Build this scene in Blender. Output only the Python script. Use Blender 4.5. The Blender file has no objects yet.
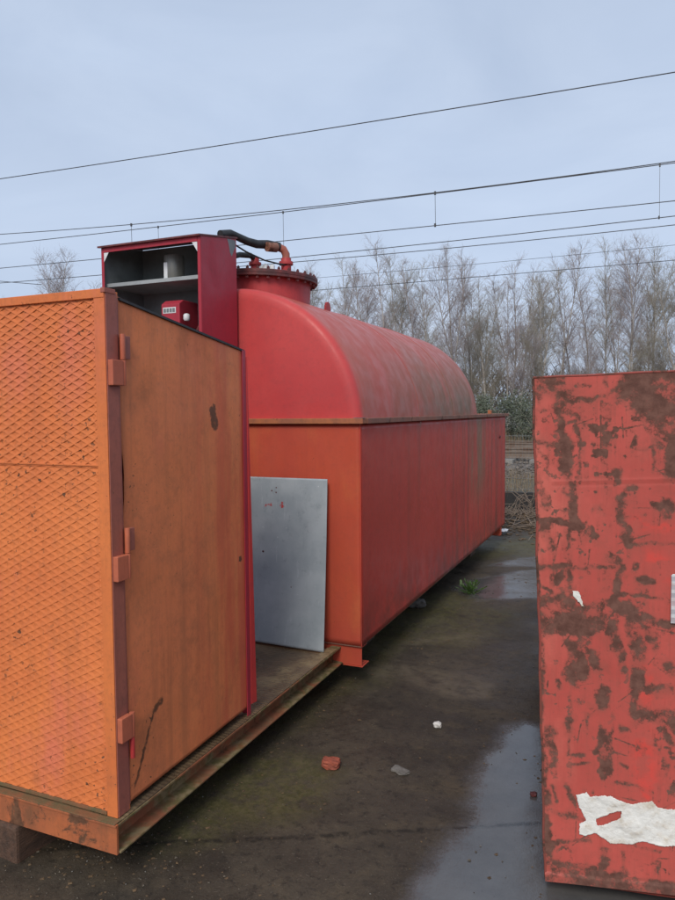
import bpy, bmesh, math, random
import numpy as np
from mathutils import Matrix, Vector, noise as mnoise
random.seed(7); rng = np.random.default_rng(11)
scene = bpy.context.scene
col = scene.collection
R = math.radians

# ------------------------------------------------------------------ camera
EYE = 1.65
yaw, pitch, roll = R(23.3), R(-3.15), R(0.48)
fw = Vector((-math.sin(yaw)*math.cos(pitch), math.cos(yaw)*math.cos(pitch), math.sin(pitch)))
rt = Vector((math.cos(yaw), math.sin(yaw), 0)); up = rt.cross(fw)
rt2 = rt*math.cos(roll) - up*math.sin(roll); up2 = up*math.cos(roll) + rt*math.sin(roll)
cd = bpy.data.cameras.new('camera'); cam = bpy.data.objects.new('camera', cd); col.objects.link(cam)
m = Matrix((rt2, up2, -fw)).transposed().to_4x4(); m.translation = (0, 0, EYE)
cam.matrix_world = m
cd.sensor_fit = 'VERTICAL'; cd.sensor_height = 36; cd.lens = 28.0
cd.clip_start = .05; cd.clip_end = 2000
scene.camera = cam

# ------------------------------------------------------------------ sky and sun (overcast)
SUN_AZ, SUN_EL = R(172), R(42)          # azimuth clockwise from +Y: behind the camera
w = bpy.data.worlds.new('World'); scene.world = w; w.use_nodes = True
wt = w.node_tree; wt.nodes.clear()
sky = wt.nodes.new('ShaderNodeTexSky'); sky.sky_type = 'NISHITA'; sky.sun_disc = False
sky.sun_elevation = SUN_EL; sky.sun_rotation = SUN_AZ
sky.air_density = 1.0; sky.dust_density = 3.0; sky.ozone_density = 1.5
hs = wt.nodes.new('ShaderNodeHueSaturation'); hs.inputs['Saturation'].default_value = .42
wt.links.new(sky.outputs[0], hs.inputs['Color'])
tc = wt.nodes.new('ShaderNodeTexCoord'); mp = wt.nodes.new('ShaderNodeMapping'); mp.inputs['Scale'].default_value = (1, 1, 3.2)
nz = wt.nodes.new('ShaderNodeTexNoise'); nz.inputs['Scale'].default_value = 1.6; nz.inputs['Detail'].default_value = 4; nz.inputs['Roughness'].default_value = .5
wt.links.new(tc.outputs['Generated'], mp.inputs[0]); wt.links.new(mp.outputs[0], nz.inputs['Vector'])
cl = wt.nodes.new('ShaderNodeMapRange'); cl.inputs[1].default_value = .3; cl.inputs[2].default_value = .7; cl.inputs[3].default_value = .68; cl.inputs[4].default_value = .82
wt.links.new(nz.outputs['Fac'], cl.inputs[0])
mx = wt.nodes.new('ShaderNodeMix'); mx.data_type = 'RGBA'
n2 = wt.nodes.new('ShaderNodeTexNoise'); n2.inputs['Scale'].default_value = 2.6; n2.inputs['Detail'].default_value = 6; n2.inputs['Roughness'].default_value = .55; n2.inputs['Distortion'].default_value = .6
mp2 = wt.nodes.new('ShaderNodeMapping'); mp2.inputs['Scale'].default_value = (1, 1, 2.2); wt.links.new(tc.outputs['Generated'], mp2.inputs[0]); wt.links.new(mp2.outputs[0], n2.inputs['Vector'])
c2 = wt.nodes.new('ShaderNodeMapRange'); c2.inputs[1].default_value = .32; c2.inputs[2].default_value = .68; wt.links.new(n2.outputs['Fac'], c2.inputs[0])
vl = wt.nodes.new('ShaderNodeMix'); vl.data_type = 'RGBA'; vl.inputs[6].default_value = (3.75, 4.65, 6.25, 1); vl.inputs[7].default_value = (4.55, 5.45, 7.0, 1)   # the even veil of cloud, a little thinner in places
wt.links.new(c2.outputs[0], vl.inputs[0]); wt.links.new(vl.outputs[2], mx.inputs[7])
wt.links.new(cl.outputs[0], mx.inputs[0]); wt.links.new(hs.outputs[0], mx.inputs[6])
bg = wt.nodes.new('ShaderNodeBackground'); bg.inputs[1].default_value = .105
wo = wt.nodes.new('ShaderNodeOutputWorld')
wt.links.new(mx.outputs[2], bg.inputs[0]); wt.links.new(bg.outputs[0], wo.inputs[0])
sd = bpy.data.lights.new('sun', 'SUN'); sd.energy = 1.5; sd.angle = R(25); sd.color = (1, .93, .83)
so = bpy.data.objects.new('sun', sd); col.objects.link(so)
sdir = Vector((math.sin(SUN_AZ)*math.cos(SUN_EL), math.cos(SUN_AZ)*math.cos(SUN_EL), math.sin(SUN_EL)))
so.rotation_euler = (-sdir).to_track_quat('-Z', 'Y').to_euler(); so.location = (-4, -6, 12)
vs = scene.view_settings; vs.view_transform = 'Standard'; vs.look = 'None'; vs.exposure = 0.38; vs.gamma = 1; vs.use_curve_mapping = False

# ------------------------------------------------------------------ material kit
class Nodes:
    def __init__(s, name):
        s.m = bpy.data.materials.new(name); s.m.use_nodes = True
        s.t = s.m.node_tree; s.t.nodes.clear()
        s.out = s.n('OutputMaterial'); s.b = s.n('BsdfPrincipled'); s.l(s.b.outputs[0], s.out.inputs[0])
        s.co = s.n('TexCoord').outputs['Object']
    def n(s, k): return s.t.nodes.new('ShaderNode'+k)
    def l(s, a, b): s.t.links.new(a, b)
    def set(s, sock, v):
        if hasattr(v, 'node'): s.l(v, sock)
        else: sock.default_value = v
    def map(s, scale=(1, 1, 1), rot=(0, 0, 0)):
        q = s.n('Mapping'); q.inputs['Scale'].default_value = scale; q.inputs['Rotation'].default_value = rot; s.l(s.co, q.inputs[0]); return q.outputs[0]
    def noise(s, scale, detail=5, rough=.55, vec=None, dist=0):
        q = s.n('TexNoise'); q.inputs['Scale'].default_value = scale; q.inputs['Detail'].default_value = detail
        q.inputs['Roughness'].default_value = rough; q.inputs['Distortion'].default_value = dist
        s.l(vec or s.co, q.inputs['Vector']); return q.outputs['Fac']
    def voro(s, scale, vec=None, feature='F1'):
        q = s.n('TexVoronoi'); q.feature = feature; q.inputs['Scale'].default_value = scale; s.l(vec or s.co, q.inputs['Vector']); return q.outputs['Distance']
    def rng(s, f, a, b, lo=0., hi=1.):
        q = s.n('MapRange'); q.interpolation_type = 'SMOOTHSTEP'
        for i, v in enumerate((f, a, b, lo, hi)): s.set(q.inputs[i], v)
        return q.outputs[0]
    def math(s, op, a, b=0.):
        q = s.n('Math'); q.operation = op; s.set(q.inputs[0], a); s.set(q.inputs[1], b); return q.outputs[0]
    def mix(s, f, a, b, mode='MIX'):
        q = s.n('Mix'); q.data_type = 'RGBA'; q.blend_type = mode
        s.set(q.inputs[0], f); s.set(q.inputs[6], a if hasattr(a, 'node') else (*a, 1)); s.set(q.inputs[7], b if hasattr(b, 'node') else (*b, 1)); return q.outputs[2]
    def attr(s, name):
        q = s.n('Attribute'); q.attribute_name = name; return q.outputs['Fac']
    def fin(s, color, rough=.5, bump=None, bstr=.2, bdist=.01, metal=0., spec=.5):
        s.set(s.b.inputs['Base Color'], color if hasattr(color, 'node') else (*color, 1)); s.set(s.b.inputs['Roughness'], rough); s.set(s.b.inputs['Metallic'], metal)
        s.set(s.b.inputs['Specular IOR Level'], spec)
        if bump is not None:
            q = s.n('Bump'); q.inputs['Strength'].default_value = bstr; q.inputs['Distance'].default_value = bdist; s.l(bump, q.inputs['Height']); s.l(q.outputs[0], s.b.inputs['Normal'])
        return s.m

def tone(c, k): return tuple(v*k for v in c)
def paint(name, base, alt, rust=(.085, .04, .022), rust_at=.66, speck_at=.7, streak=.3, rough=.5, scale=1.6, dirt=(.10, .075, .05), wear=False, wear_col=None, wave=.15, speck_scale=42., dirt_at=.55, alt2=None, extra=None, scratch=.3):
    """weathered enamel on steel sheet: fading, rain streaks, grime, rust spots, slight waviness"""
    n = Nodes(name)
    c = n.mix(n.rng(n.noise(scale, 6, .6), .35, .68), base, alt)
    if alt2: c = n.mix(n.rng(n.noise(scale*2.3, 5, .6, n.map((1, 1, .45))), .5, .72), c, alt2)
    fine = n.noise(70, 3, .6)
    c = n.mix(n.rng(fine, .25, .8, 0, .25), c, n.mix(.6, base, dirt))
    st = n.rng(n.noise(1., 5, .6, n.map((16, 16, .8))), .45, .75, 0, streak)
    c = n.mix(st, c, dirt)
    c = n.mix(n.rng(n.noise(24, 7, .75), .46, .72, 0, .34), c, dirt)
    c = n.mix(n.rng(n.noise(1., 4, .7, n.map((90, 90, 7))), .5, .8, 0, scratch), c, tuple(.45*v for v in base))
    gr = n.rng(n.noise(4.5, 8, .7), dirt_at, dirt_at+.25, 0, .55)
    c = n.mix(gr, c, dirt)
    patch = n.rng(n.noise(5.5, 9, .72, dist=.4), rust_at, rust_at+.06)
    sp = n.rng(n.noise(speck_scale, 4, .6), speck_at, speck_at+.04)
    sp = n.math('MULTIPLY', sp, n.rng(n.noise(2.2, 3), .42, .62))
    r = n.math('MAXIMUM', patch, sp)
    rc = n.mix(n.rng(n.noise(30, 5, .7), .3, .7), rust, tuple(v*2.1 for v in rust))
    if wear:
        a = n.attr('wear')
        c = n.mix(n.rng(a, .05, .45, 0, .6), c, dirt)
        edge = n.math('ADD', a, n.math('MULTIPLY', n.math('SUBTRACT', n.noise(40, 9, .8), .5), 2.0))
        r = n.math('MAXIMUM', r, n.math('MULTIPLY', n.rng(edge, .26, .54), .92))
    c = n.mix(r, c, rc)
    if extra: c, r = extra(n, c, r)
    ro = n.math('ADD', n.math('MULTIPLY', r, .3), n.rng(n.noise(9, 5), .3, .7, rough-.08, rough+.12))
    h = n.math('ADD', n.math('MULTIPLY', n.noise(2.0, 2), wave*14), n.math('ADD', n.math('MULTIPLY', fine, .25), n.math('MULTIPLY', r, -.35)))
    return n.fin(c, ro, h, .4, .004, spec=.27)

def plain(name, c1, c2, scale=8, rough=.6, bstr=.3, bdist=.004, metal=0., stretch=(1, 1, 1), lo=.35, hi=.65):
    n = Nodes(name); v = n.map(stretch)
    f = n.noise(scale, 7, .65, v)
    return n.fin(n.mix(n.rng(f, lo, hi), c1, c2), rough, n.noise(scale*4, 6, .65, v), bstr, bdist, metal)

# ------------------------------------------------------------------ mesh kit
class MB:
    def __init__(s): s.v = []; s.f = []
    def add(s, vs, fs):
        k = len(s.v); s.v += [tuple(v) for v in vs]; s.f += [tuple(i+k for i in f) for f in fs]; return s
    def box(s, x0, x1, y0, y1, z0, z1, rot=None, c=None):
        vs = [Vector((x, y, z)) for z in (z0, z1) for y in (y0, y1) for x in (x0, x1)]
        if rot is not None:
            c = Vector(c) if c else Vector(((x0+x1)/2, (y0+y1)/2, (z0+z1)/2)); vs = [rot @ (v-c) + c for v in vs]
        return s.add(vs, [(0, 2, 3, 1), (4, 5, 7, 6), (0, 1, 5, 4), (2, 6, 7, 3), (0, 4, 6, 2), (1, 3, 7, 5)])
    def prism(s, prof, axis, a, b):
        """closed 2D profile swept along axis from a to b"""
        def P(p, t): return {'x': (t, p[0], p[1]), 'y': (p[0], t, p[1]), 'z': (p[0], p[1], t)}[axis]
        n = len(prof)
        fs = [tuple(range(n)), tuple(range(2*n-1, n-1, -1))] + [(i, i+n, (i+1) % n+n, (i+1) % n) for i in range(n)]
        return s.add([P(p, a) for p in prof]+[P(p, b) for p in prof], fs)
    def tube(s, pts, rad, sides=6, cap=True):
        pts = [Vector(p) for p in pts]; n = len(pts)
        rad = [rad]*n if not hasattr(rad, '__len__') else rad
        k = len(s.v); ref = None
        for i, p in enumerate(pts):
            d = (pts[min(i+1, n-1)]-pts[max(i-1, 0)]).normalized()
            if ref is None: ref = d.orthogonal().normalized()
            ref = (ref - d*ref.dot(d)).normalized(); b = d.cross(ref)
            for j in range(sides):
                a = 2*math.pi*j/sides; s.v.append(tuple(p + (ref*math.cos(a)+b*math.sin(a))*rad[i]))
        for i in range(n-1):
            for j in range(sides):
                s.f.append((k+i*sides+j, k+i*sides+(j+1) % sides, k+(i+1)*sides+(j+1) % sides, k+(i+1)*sides+j))
        if cap: s.f += [tuple(range(k+sides-1, k-1, -1)), tuple(range(k+(n-1)*sides, k+n*sides))]
        return s
    def lathe(s, prof, c, seg=32, tilt=None):
        k = len(s.v); c = Vector(c)
        for (r, z) in prof:
            for j in range(seg):
                a = 2*math.pi*j/seg; v = Vector((r*math.cos(a), r*math.sin(a), z))
                if tilt is not None: v = tilt @ v
                s.v.append(tuple(c+v))
        for i in range(len(prof)-1):
            for j in range(seg):
                s.f.append((k+i*seg+j, k+i*seg+(j+1) % seg, k+(i+1)*seg+(j+1) % seg, k+(i+1)*seg+j))
        s.f += [tuple(range(k+seg-1, k-1, -1)), tuple(range(k+(len(prof)-1)*seg, k+len(prof)*seg))]
        return s
    def rock(s, c, r, squash=.7, sd=0, sub=1):
        bm = bmesh.new(); bmesh.ops.create_icosphere(bm, subdivisions=sub, radius=1)
        rr = random.Random(sd)
        vs = [Vector(c)+Vector((v.co.x*r*rr.uniform(.7, 1.2), v.co.y*r*rr.uniform(.7, 1.2), v.co.z*r*squash*rr.uniform(.75, 1.1))) for v in bm.verts]
        fs = [[q.index for q in f.verts] for f in bm.faces]; bm.free(); return s.add(vs, fs)

def root_loc(p):
    while p is not None and p.parent is not None: p = p.parent
    return p.location if p is not None else Vector((0, 0, 0))
def obj(name, mb, mat, parent=None, bevel=0, smooth=False, origin=None, seg=2):
    """link one mesh object; coordinates are given in world space"""
    off = Vector(root_loc(parent)) if parent is not None else Vector(origin or (0, 0, 0))
    me = bpy.data.meshes.new(name)
    me.from_pydata([(v[0]-off.x, v[1]-off.y, v[2]-off.z) for v in mb.v], [], mb.f); me.update()
    bm = bmesh.new(); bm.from_mesh(me); bmesh.ops.recalc_face_normals(bm, faces=bm.faces)
    if bevel: bmesh.ops.bevel(bm, geom=[e for e in bm.edges if len(e.link_faces) == 2 and e.calc_face_angle(0) > .5], offset=bevel, segments=seg, profile=.6, affect='EDGES', clamp_overlap=True)
    bm.to_mesh(me); bm.free()
    if smooth:
        me.shade_smooth()
        try: me.set_sharp_from_angle(angle=R(38))
        except Exception: pass
    me.materials.append(mat)
    o = bpy.data.objects.new(name, me); col.objects.link(o)
    if parent is not None: o.parent = parent
    else: o.location = off
    return o
def thing(name, loc, label, cat, group=None):
    o = bpy.data.objects.new(name, None); o.empty_display_size = .1; col.objects.link(o); o.location = loc
    return tag(o, label, cat, group)
def tag(o, label=None, cat=None, group=None, kind=None):
    if label: o['label'] = label
    if cat: o['category'] = cat
    if group: o['group'] = group
    if kind: o['kind'] = kind
    return o
def bx(name, b, mat, parent=None, bevel=.003, **k): return obj(name, MB().box(*b), mat, parent, bevel, **k)
def sdist(px, py, pts):
    """distance of points to a polyline (numpy)"""
    d = np.full(px.shape, 1e9)
    for (ax, ay), (bx_, by) in zip(pts[:-1], pts[1:]):
        vx, vy = bx_-ax, by-ay; L = vx*vx+vy*vy+1e-12
        t = np.clip(((px-ax)*vx+(py-ay)*vy)/L, 0, 1); d = np.minimum(d, np.hypot(px-ax-t*vx, py-ay-t*vy))
    return d
def inpoly(px, py, poly):
    c = np.zeros(px.shape, bool); n = len(poly)
    for i in range(n):
        x1, y1 = poly[i]; x2, y2 = poly[i-1]
        if y1 == y2: continue
        c ^= ((y1 > py) != (y2 > py)) & (px < (x2-x1)*(py-y1)/(y2-y1)+x1)
    return c
def sstep(x, a, b): t = np.clip((x-a)/(b-a), 0, 1); return t*t*(3-2*t)
_T = {}
def vnoise(x, y, s, seed=0):
    """cheap smooth value noise on arrays, 0..1"""
    T = _T.setdefault(seed, None) if _T.get(seed) is not None else _T.__setitem__(seed, np.random.default_rng(seed).random((64, 64))) or _T[seed]; u, v = x*s, y*s
    i, j = np.floor(u).astype(int), np.floor(v).astype(int); a, b = u-i, v-j; a = a*a*(3-2*a); b = b*b*(3-2*b)
    g = lambda p, q: T[p % 64, q % 64]
    return (g(i, j)*(1-a)+g(i+1, j)*a)*(1-b)+(g(i, j+1)*(1-a)+g(i+1, j+1)*a)*b
def fbm(x, y, s, seed=0, o=4): return sum(vnoise(x, y, s*2**k, seed+k)*.5**k for k in range(o))/sum(.5**k for k in range(o))
def set_attr(me, name, arr):
    a = me.attributes.new(name, 'FLOAT', 'POINT'); a.data.foreach_set('value', np.ascontiguousarray(arr, dtype=np.float32).ravel())
def grid_mesh(name, X, Y, Z):
    """grid from 2D coordinate arrays"""
    h, wd = X.shape; me = bpy.data.meshes.new(name)
    idx = np.arange(h*wd).reshape(h, wd)
    F = np.stack([idx[:-1, :-1], idx[:-1, 1:], idx[1:, 1:], idx[1:, :-1]], -1).reshape(-1, 4)
    me.vertices.add(h*wd); me.vertices.foreach_set('co', np.stack([X, Y, Z], -1).astype(np.float32).ravel())
    me.loops.add(F.size); me.loops.foreach_set('vertex_index', F.astype(np.int32).ravel())
    me.polygons.add(len(F)); me.polygons.foreach_set('loop_start', np.arange(0, F.size, 4, dtype=np.int32))
    me.update(calc_edges=True); me.validate(); me.shade_smooth(); return me
# ================================================================== SETTING: ground
def lines(a, b, st, lo, hi, g=1.35, cap=40):
    L = list(np.arange(a, b+1e-9, st)); s = st
    x = b
    while x < hi: s = min(s*g, cap); x += s; L.append(x)
    x = a; s = st
    while x > lo: s = min(s*g, cap); x -= s; L.insert(0, x)
    return np.array(L)
gx = lines(-3.4, .8, .0125, -400, 400); gy = np.concatenate([lines(1.5, 5.2, .0125, -60, 5.2), lines(5.23, 12, .03, 5.23, 700)])
GX, GY = np.meshgrid(gx, gy)
def terrain(x, y):
    x = np.asarray(x, float); y = np.asarray(y, float)
    z = .22*sstep(y, 10.9, 12.5) + .10*sstep(y, 13, 15) + .45*sstep(y, 21.5, 25) + .3*sstep(y, 26, 40)
    heap = .20*np.exp(-((y-10.2)/.55)**2)*np.clip(.55+.9*(fbm(x, y, .9, 5)-.3), 0, 1.3)
    n = (fbm(x, y, .8, 21)-.5)*.018 + (fbm(x, y, 7, 3, 3)-.5)*.004
    return z + heap + n*(1-.0*x)
GZ = terrain(GX, GY)
me = grid_mesh('ground', GX, GY, GZ)
wob = (fbm(GX, GY, 2.2, 31)-.5)*.42 + (fbm(GX, GY, 11, 32)-.5)*.16
def pool(poly, soft=.1, amp=1.):
    d = sdist(GX, GY, poly+[poly[0]]); d = np.where(inpoly(GX, GY, poly), d, -d); return sstep(d + wob*amp, -soft, soft)
P1 = [(-.426, 3.72), (-.556, 3.74), (-.625, 3.5), (-.63, 3.15), (-.64, 2.858), (-.655, 2.587), (-.67, 2.366), (-.72, 2.0), (-.8, 1.4), (.5, 1.4), (.5, 3.7)]
P2 = [(-1.55, 6.34), (-1.417, 6.81), (-.96, 7.36), (-.3, 7.4), (-.3, 6.2), (-.81, 6.19), (-1.25, 6.01)]
P3 = [(-1.4, 7.45), (-1.05, 8.15), (-.5, 8.3), (-.4, 7.6), (-.98, 7.5)]
P4 = [(-1.25, 4.7), (-1.0, 4.75), (-.6, 4.5), (-.65, 4.42), (-1.0, 4.6)]
wet = np.maximum.reduce([pool(P1, .15, .4), .9*pool(P2, .12, .6), .8*pool(P3, .12, .6), .0*pool(P4, .1, .5)])
def blob(pts, w, soft): return 1-sstep(sdist(GX, GY, pts)+wob*.8, w, w+soft)
moss = np.maximum.reduce([.7*blob([(-1.62, 2.4), (-1.5, 2.66)], .10, .32), .75*blob([(-1.8, 4.4), (-1.62, 5.3), (-1.45, 6.1)], .14, .3), .5*blob([(-1.3, 4.9), (-1.2, 5.6)], .1, .35), .85*blob([(-1.7, 8.1), (-1.0, 8.8)], .2, .5), .5*blob([(-1.9, 3.2), (-1.75, 4.0)], .1, .3)])
moss *= (1-.8*wet)
pale = np.maximum(.55*blob([(-1.72, 4.35), (-1.5, 4.72), (-1.15, 5.0)], .05, .16), .5*blob([(-1.75, 4.05), (-1.35, 4.2), (-.9, 4.05)], .03, .14))
joint = 1-sstep(sdist(GX, GY, [(-2.6, 1.62), (-2.188, 1.834), (-1.703, 2.10), (-1.184, 2.36), (-.737, 2.60), (-.322, 2.815), (.8, 3.45)])+(fbm(GX, GY, 18, 44)-.5)*.03, .006, .02)
far = sstep(GY, 10.7, 11.4); leafy = np.clip(sstep(GY+wob*2, 9.4, 9.9), 0, 1)
for k, v in dict(wet=wet, moss=moss, pale=pale, joint=joint, far=far, leafy=leafy).items(): set_attr(me, k, v)
n = Nodes('wet_grimy_concrete')
c = n.mix(n.rng(n.noise(1.3, 7, .65), .35, .65), (.040, .031, .0225), (.076, .060, .043))
c = n.mix(n.rng(n.noise(6, 8, .7), .45, .75, 0, .6), c, (.118, .088, .055))
c = n.mix(n.rng(n.noise(22, 8, .78), .48, .68, 0, .8), c, (.022, .018, .014))
c = n.mix(n.rng(n.noise(110, 4, .7), .58, .72, 0, .7), c, (.16, .13, .10))
c = n.mix(n.math('MULTIPLY', n.attr('pale'), n.rng(n.noise(9, 6, .7), .3, .65)), c, (.17, .135, .09))
c = n.mix(n.math('MULTIPLY', n.attr('moss'), n.rng(n.noise(13, 7, .7), .28, .62)), c, n.mix(n.rng(n.noise(40, 4), .4, .6), (.075, .070, .020), (.115, .098, .038)))
wa = n.attr('wet')
wn = n.rng(n.math('ADD', wa, n.math('MULTIPLY', n.math('SUBTRACT', n.noise(60, 6, .75), .5), .55)), .2, .8)
pit = n.rng(n.noise(60, 5, .7), .6, .72)
c = n.mix(wn, c, n.mix(n.rng(n.noise(5, 7, .65), .3, .7), (.080, .077, .075), (.110, .106, .102)))
c = n.mix(n.math('MULTIPLY', wn, n.math('MULTIPLY', pit, .45)), c, (.035, .033, .034))
c = n.mix(n.math('MULTIPLY', n.attr('joint'), n.rng(n.noise(25, 4), .38, .58, .2, .9)), c, (.022, .018, .013))
c = n.mix(n.attr('leafy'), c, n.mix(n.rng(n.noise(16, 7, .75), .4, .62), (.02, .015, .011), (.085, .06, .04)))
c = n.mix(n.attr('far'), c, n.mix(n.rng(n.noise(5, 8, .75), .35, .6), (.19, .15, .095), (.085, .075, .05)))
ro = n.mix(wn, n.mix(n.rng(n.noise(3, 6, .65), .3, .7), (.42,)*3, (.75,)*3), n.mix(pit, (.07,)*3, (.25,)*3))
hgt = n.math('MULTIPLY', n.math('ADD', n.noise(55, 7, .7), n.math('MULTIPLY', n.noise(160, 3), .4)), n.rng(wn, 0., 1., 1., .22))
mt = n.fin(c, ro, hgt, .55, .006, spec=n.rng(wn, 0., 1., .28, .8))
me.materials.append(mt)
g = bpy.data.objects.new('ground', me); col.objects.link(g); g['kind'] = 'structure'

# ================================================================== paints
M = {}
M['orange'] = paint('orange_enamel', (.78, .225, .066), (.68, .178, .056), rust_at=.75, speck_at=.625, streak=.14, dirt=(.30, .10, .045), rough=.55, alt2=(.70, .185, .095), speck_scale=46)
def door_extra(n, c, r):
    sx = n.n('SeparateXYZ'); n.l(n.co, sx.inputs[0])
    red = n.math('MULTIPLY', n.rng(sx.outputs['Y'], .30, .92, 0, .8), n.rng(n.noise(1, 4, .6, n.map((9, 9, .9))), .35, .6))
    c = n.mix(red, c, (.60, .11, .06))
    a = n.attr('wear'); k = n.rng(n.math('ADD', a, n.math('MULTIPLY', n.math('SUBTRACT', n.noise(38, 7, .75), .5), 1.3)), .3, .62, 0, .85)
    return n.mix(k, c, (.075, .045, .028)), r
M['door'] = paint('faded_orange_door', (.76, .222, .090), (.80, .235, .085), rust_at=.76, speck_at=.64, streak=.42, dirt=(.36, .13, .062), rough=.58, alt2=(.68, .18, .09), dirt_at=.50, scratch=.22, speck_scale=60, extra=door_extra)
M['maroon'] = paint('maroon_primer', (.42, .135, .09), (.36, .112, .085), rust_at=.66, streak=.25, dirt=(.13, .06, .05))
M['salmon'] = paint('salmon_hinge', (.56, .155, .08), (.48, .125, .07), rust_at=.74, streak=.2, dirt=(.25, .08, .05))
M['skid'] = paint('skid_orange', (.54, .155, .058), (.42, .125, .055), rust_at=.55, streak=.5, dirt=(.14, .075, .04), rough=.6, scale=5, dirt_at=.48)
def mossy(n, c, r):
    k = n.rng(n.noise(3.5, 7, .65, dist=.5), .40, .56, 0, .92)
    return n.mix(k, c, n.mix(n.rng(n.noise(30, 5), .4, .6), (.13, .115, .045), (.24, .19, .10))), r
M['skid_side'] = paint('skid_side_mossy', (.36, .11, .05), (.28, .095, .05), rust_at=.55, streak=.5, dirt=(.12, .08, .045), rough=.62, scale=4, dirt_at=.42, extra=mossy)
M['ledge'] = plain('mossy_ledge', (.24, .10, .045), (.12, .10, .045), 9, .75, .6, .006)
M['deck'] = None
n = Nodes('rusty_deck_plate')
c = n.mix(n.rng(n.noise(3, 7, .65), .35, .65), (.10, .068, .040), (.18, .115, .062))
c = n.mix(n.rng(n.noise(1.8, 6, .7), .5, .66, 0, .8), c, (.32, .235, .12))
c = n.mix(n.rng(n.noise(30, 6, .7), .5, .7, 0, .6), c, (.04, .028, .02))
wv = n.n('TexWave'); wv.inputs['Scale'].default_value = 14; wv.bands_direction = 'Y'; wv.inputs['Distortion'].default_value = .6; n.l(n.co, wv.inputs[0])
M['deck'] = n.fin(c, n.rng(n.noise(4, 5), .35, .65, .25, .65), n.math('ADD', wv.outputs['Fac'], n.math('MULTIPLY', n.noise(50, 5), .8)), .5, .004)
M['tank'] = None
def tank_extra(n, c, r):
    sx = n.n('SeparateXYZ'); n.l(n.co, sx.inputs[0])
    body = n.rng(sx.outputs['Y'], .03, .10)            # the barrel, weathered by rain, behind the cleaner end plate
    fade = n.mix(n.rng(n.noise(1.4, 6, .6), .3, .7), (.46, .088, .058), (.49, .12, .08))
    c = n.mix(n.math('MULTIPLY', body, .72), c, fade)
    st = n.rng(n.noise(1., 6, .65, n.map((.5, 1.5, .9))), .30, .58)
    al = n.math('MULTIPLY', n.math('MULTIPLY', body, st), n.rng(sx.outputs['Y'], .3, 2.0, .35, 1.))
    al = n.math('MULTIPLY', al, n.rng(sx.outputs['Z'], 2.2, 1.55, .25, 1.))
    c = n.mix(n.math('MULTIPLY', al, .85), c, n.mix(n.rng(n.noise(8, 5), .4, .6), (.185, .105, .055), (.125, .095, .045)))
    st2 = n.rng(n.noise(1., 5, .6, n.map((.5, 9, .5))), .50, .75, 0, .25)
    return n.mix(n.math('MULTIPLY', body, st2), c, (.42, .20, .17)), r
M['tank'] = paint('tank_red', (.60, .075, .070), (.52, .062, .062), rust_at=.8, speck_at=.72, streak=.10, dirt=(.34, .06, .06), rough=.42, wave=.09, scratch=.06, extra=tank_extra)
M['neck'] = paint('neck_red', (.52, .06, .06), (.44, .05, .055), rust_at=.74, streak=.2, dirt=(.2, .05, .05), rough=.45)
M['cab_red'] = paint('cabinet_red', (.42, .035, .055), (.36, .03, .048), rust_at=.80, speck_at=.70, streak=.08, dirt=(.22, .04, .05), rough=.4, wave=.03)
def side_extra(n, c, r):
    sx = n.n('SeparateXYZ'); n.l(n.co, sx.inputs[0])
    st = n.rng(n.noise(1., 6, .65, n.map((1, 6, .22))), .46, .70)
    al = n.math('MULTIPLY', st, n.rng(sx.outputs['Y'], .2, 3.4, .15, .95))
    c = n.mix(n.math('MULTIPLY', al, .8), c, n.mix(n.rng(n.noise(9, 5), .4, .6), (.12, .062, .042), (.105, .075, .045)))
    lo = n.math('MULTIPLY', n.rng(sx.outputs['Z'], .55, .0, 0, .65), n.rng(n.noise(5, 7, .7), .36, .62))
    c = n.mix(lo, c, (.10, .055, .04))
    pz = n.math('MULTIPLY', n.math('MULTIPLY', n.rng(sx.outputs['Y'], 2.75, 3.05), n.rng(sx.outputs['Y'], 3.75, 3.4)), n.rng(sx.outputs['Z'], .35, 1.0, 0, .8))
    c = n.mix(n.math('MULTIPLY', pz, n.rng(n.noise(1., 5, .6, n.map((1, 5, .8))), .34, .55)), c, (.24, .145, .085))
    wh = n.rng(n.noise(1., 4, .5, n.map((1, 24, .35))), .66, .74, 0, .3)
    return n.mix(wh, c, (.42, .19, .16)), r
M['bund_side'] = paint('bund_side_red', (.60, .075, .050), (.54, .062, .045), rust_at=.80, streak=.08, dirt=(.33, .06, .045), rough=.42, wave=.12, scratch=.08, extra=side_extra)
M['bund_front'] = paint('bund_front_orange_red', (.54, .092, .046), (.48, .074, .046), rust_at=.76, streak=.16, scratch=.1, dirt=(.36, .075, .045), rough=.5, alt2=(.54, .12, .05))
M['rim'] = paint('rim_rusty_orange', (.46, .16, .065), (.33, .125, .07), rust_at=.56, streak=.3, dirt=(.16, .085, .05), rough=.6, scale=6)
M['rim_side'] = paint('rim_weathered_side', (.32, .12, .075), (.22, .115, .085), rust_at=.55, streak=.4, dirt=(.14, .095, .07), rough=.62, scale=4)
M['black'] = plain('black_rubber', (.014, .014, .015), (.03, .029, .028), 20, .55)
M['darksteel'] = plain('dark_painted_steel', (.07, .022, .022), (.17, .035, .032), 14, .55, metal=0)
M['greybox'] = plain('grey_enamel', (.20, .225, .225), (.14, .155, .155), 6, .5)
M['shelf'] = plain('pale_grey_shelf', (.36, .385, .385), (.28, .30, .30), 6, .45)
M['zinc_can'] = plain('dull_zinc', (.34, .335, .30), (.17, .165, .145), 7, .35, metal=.35, stretch=(1, 1, .3))
M['white'] = plain('white_plastic', (.75, .76, .76), (.62, .63, .63), 9, .4)

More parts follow.
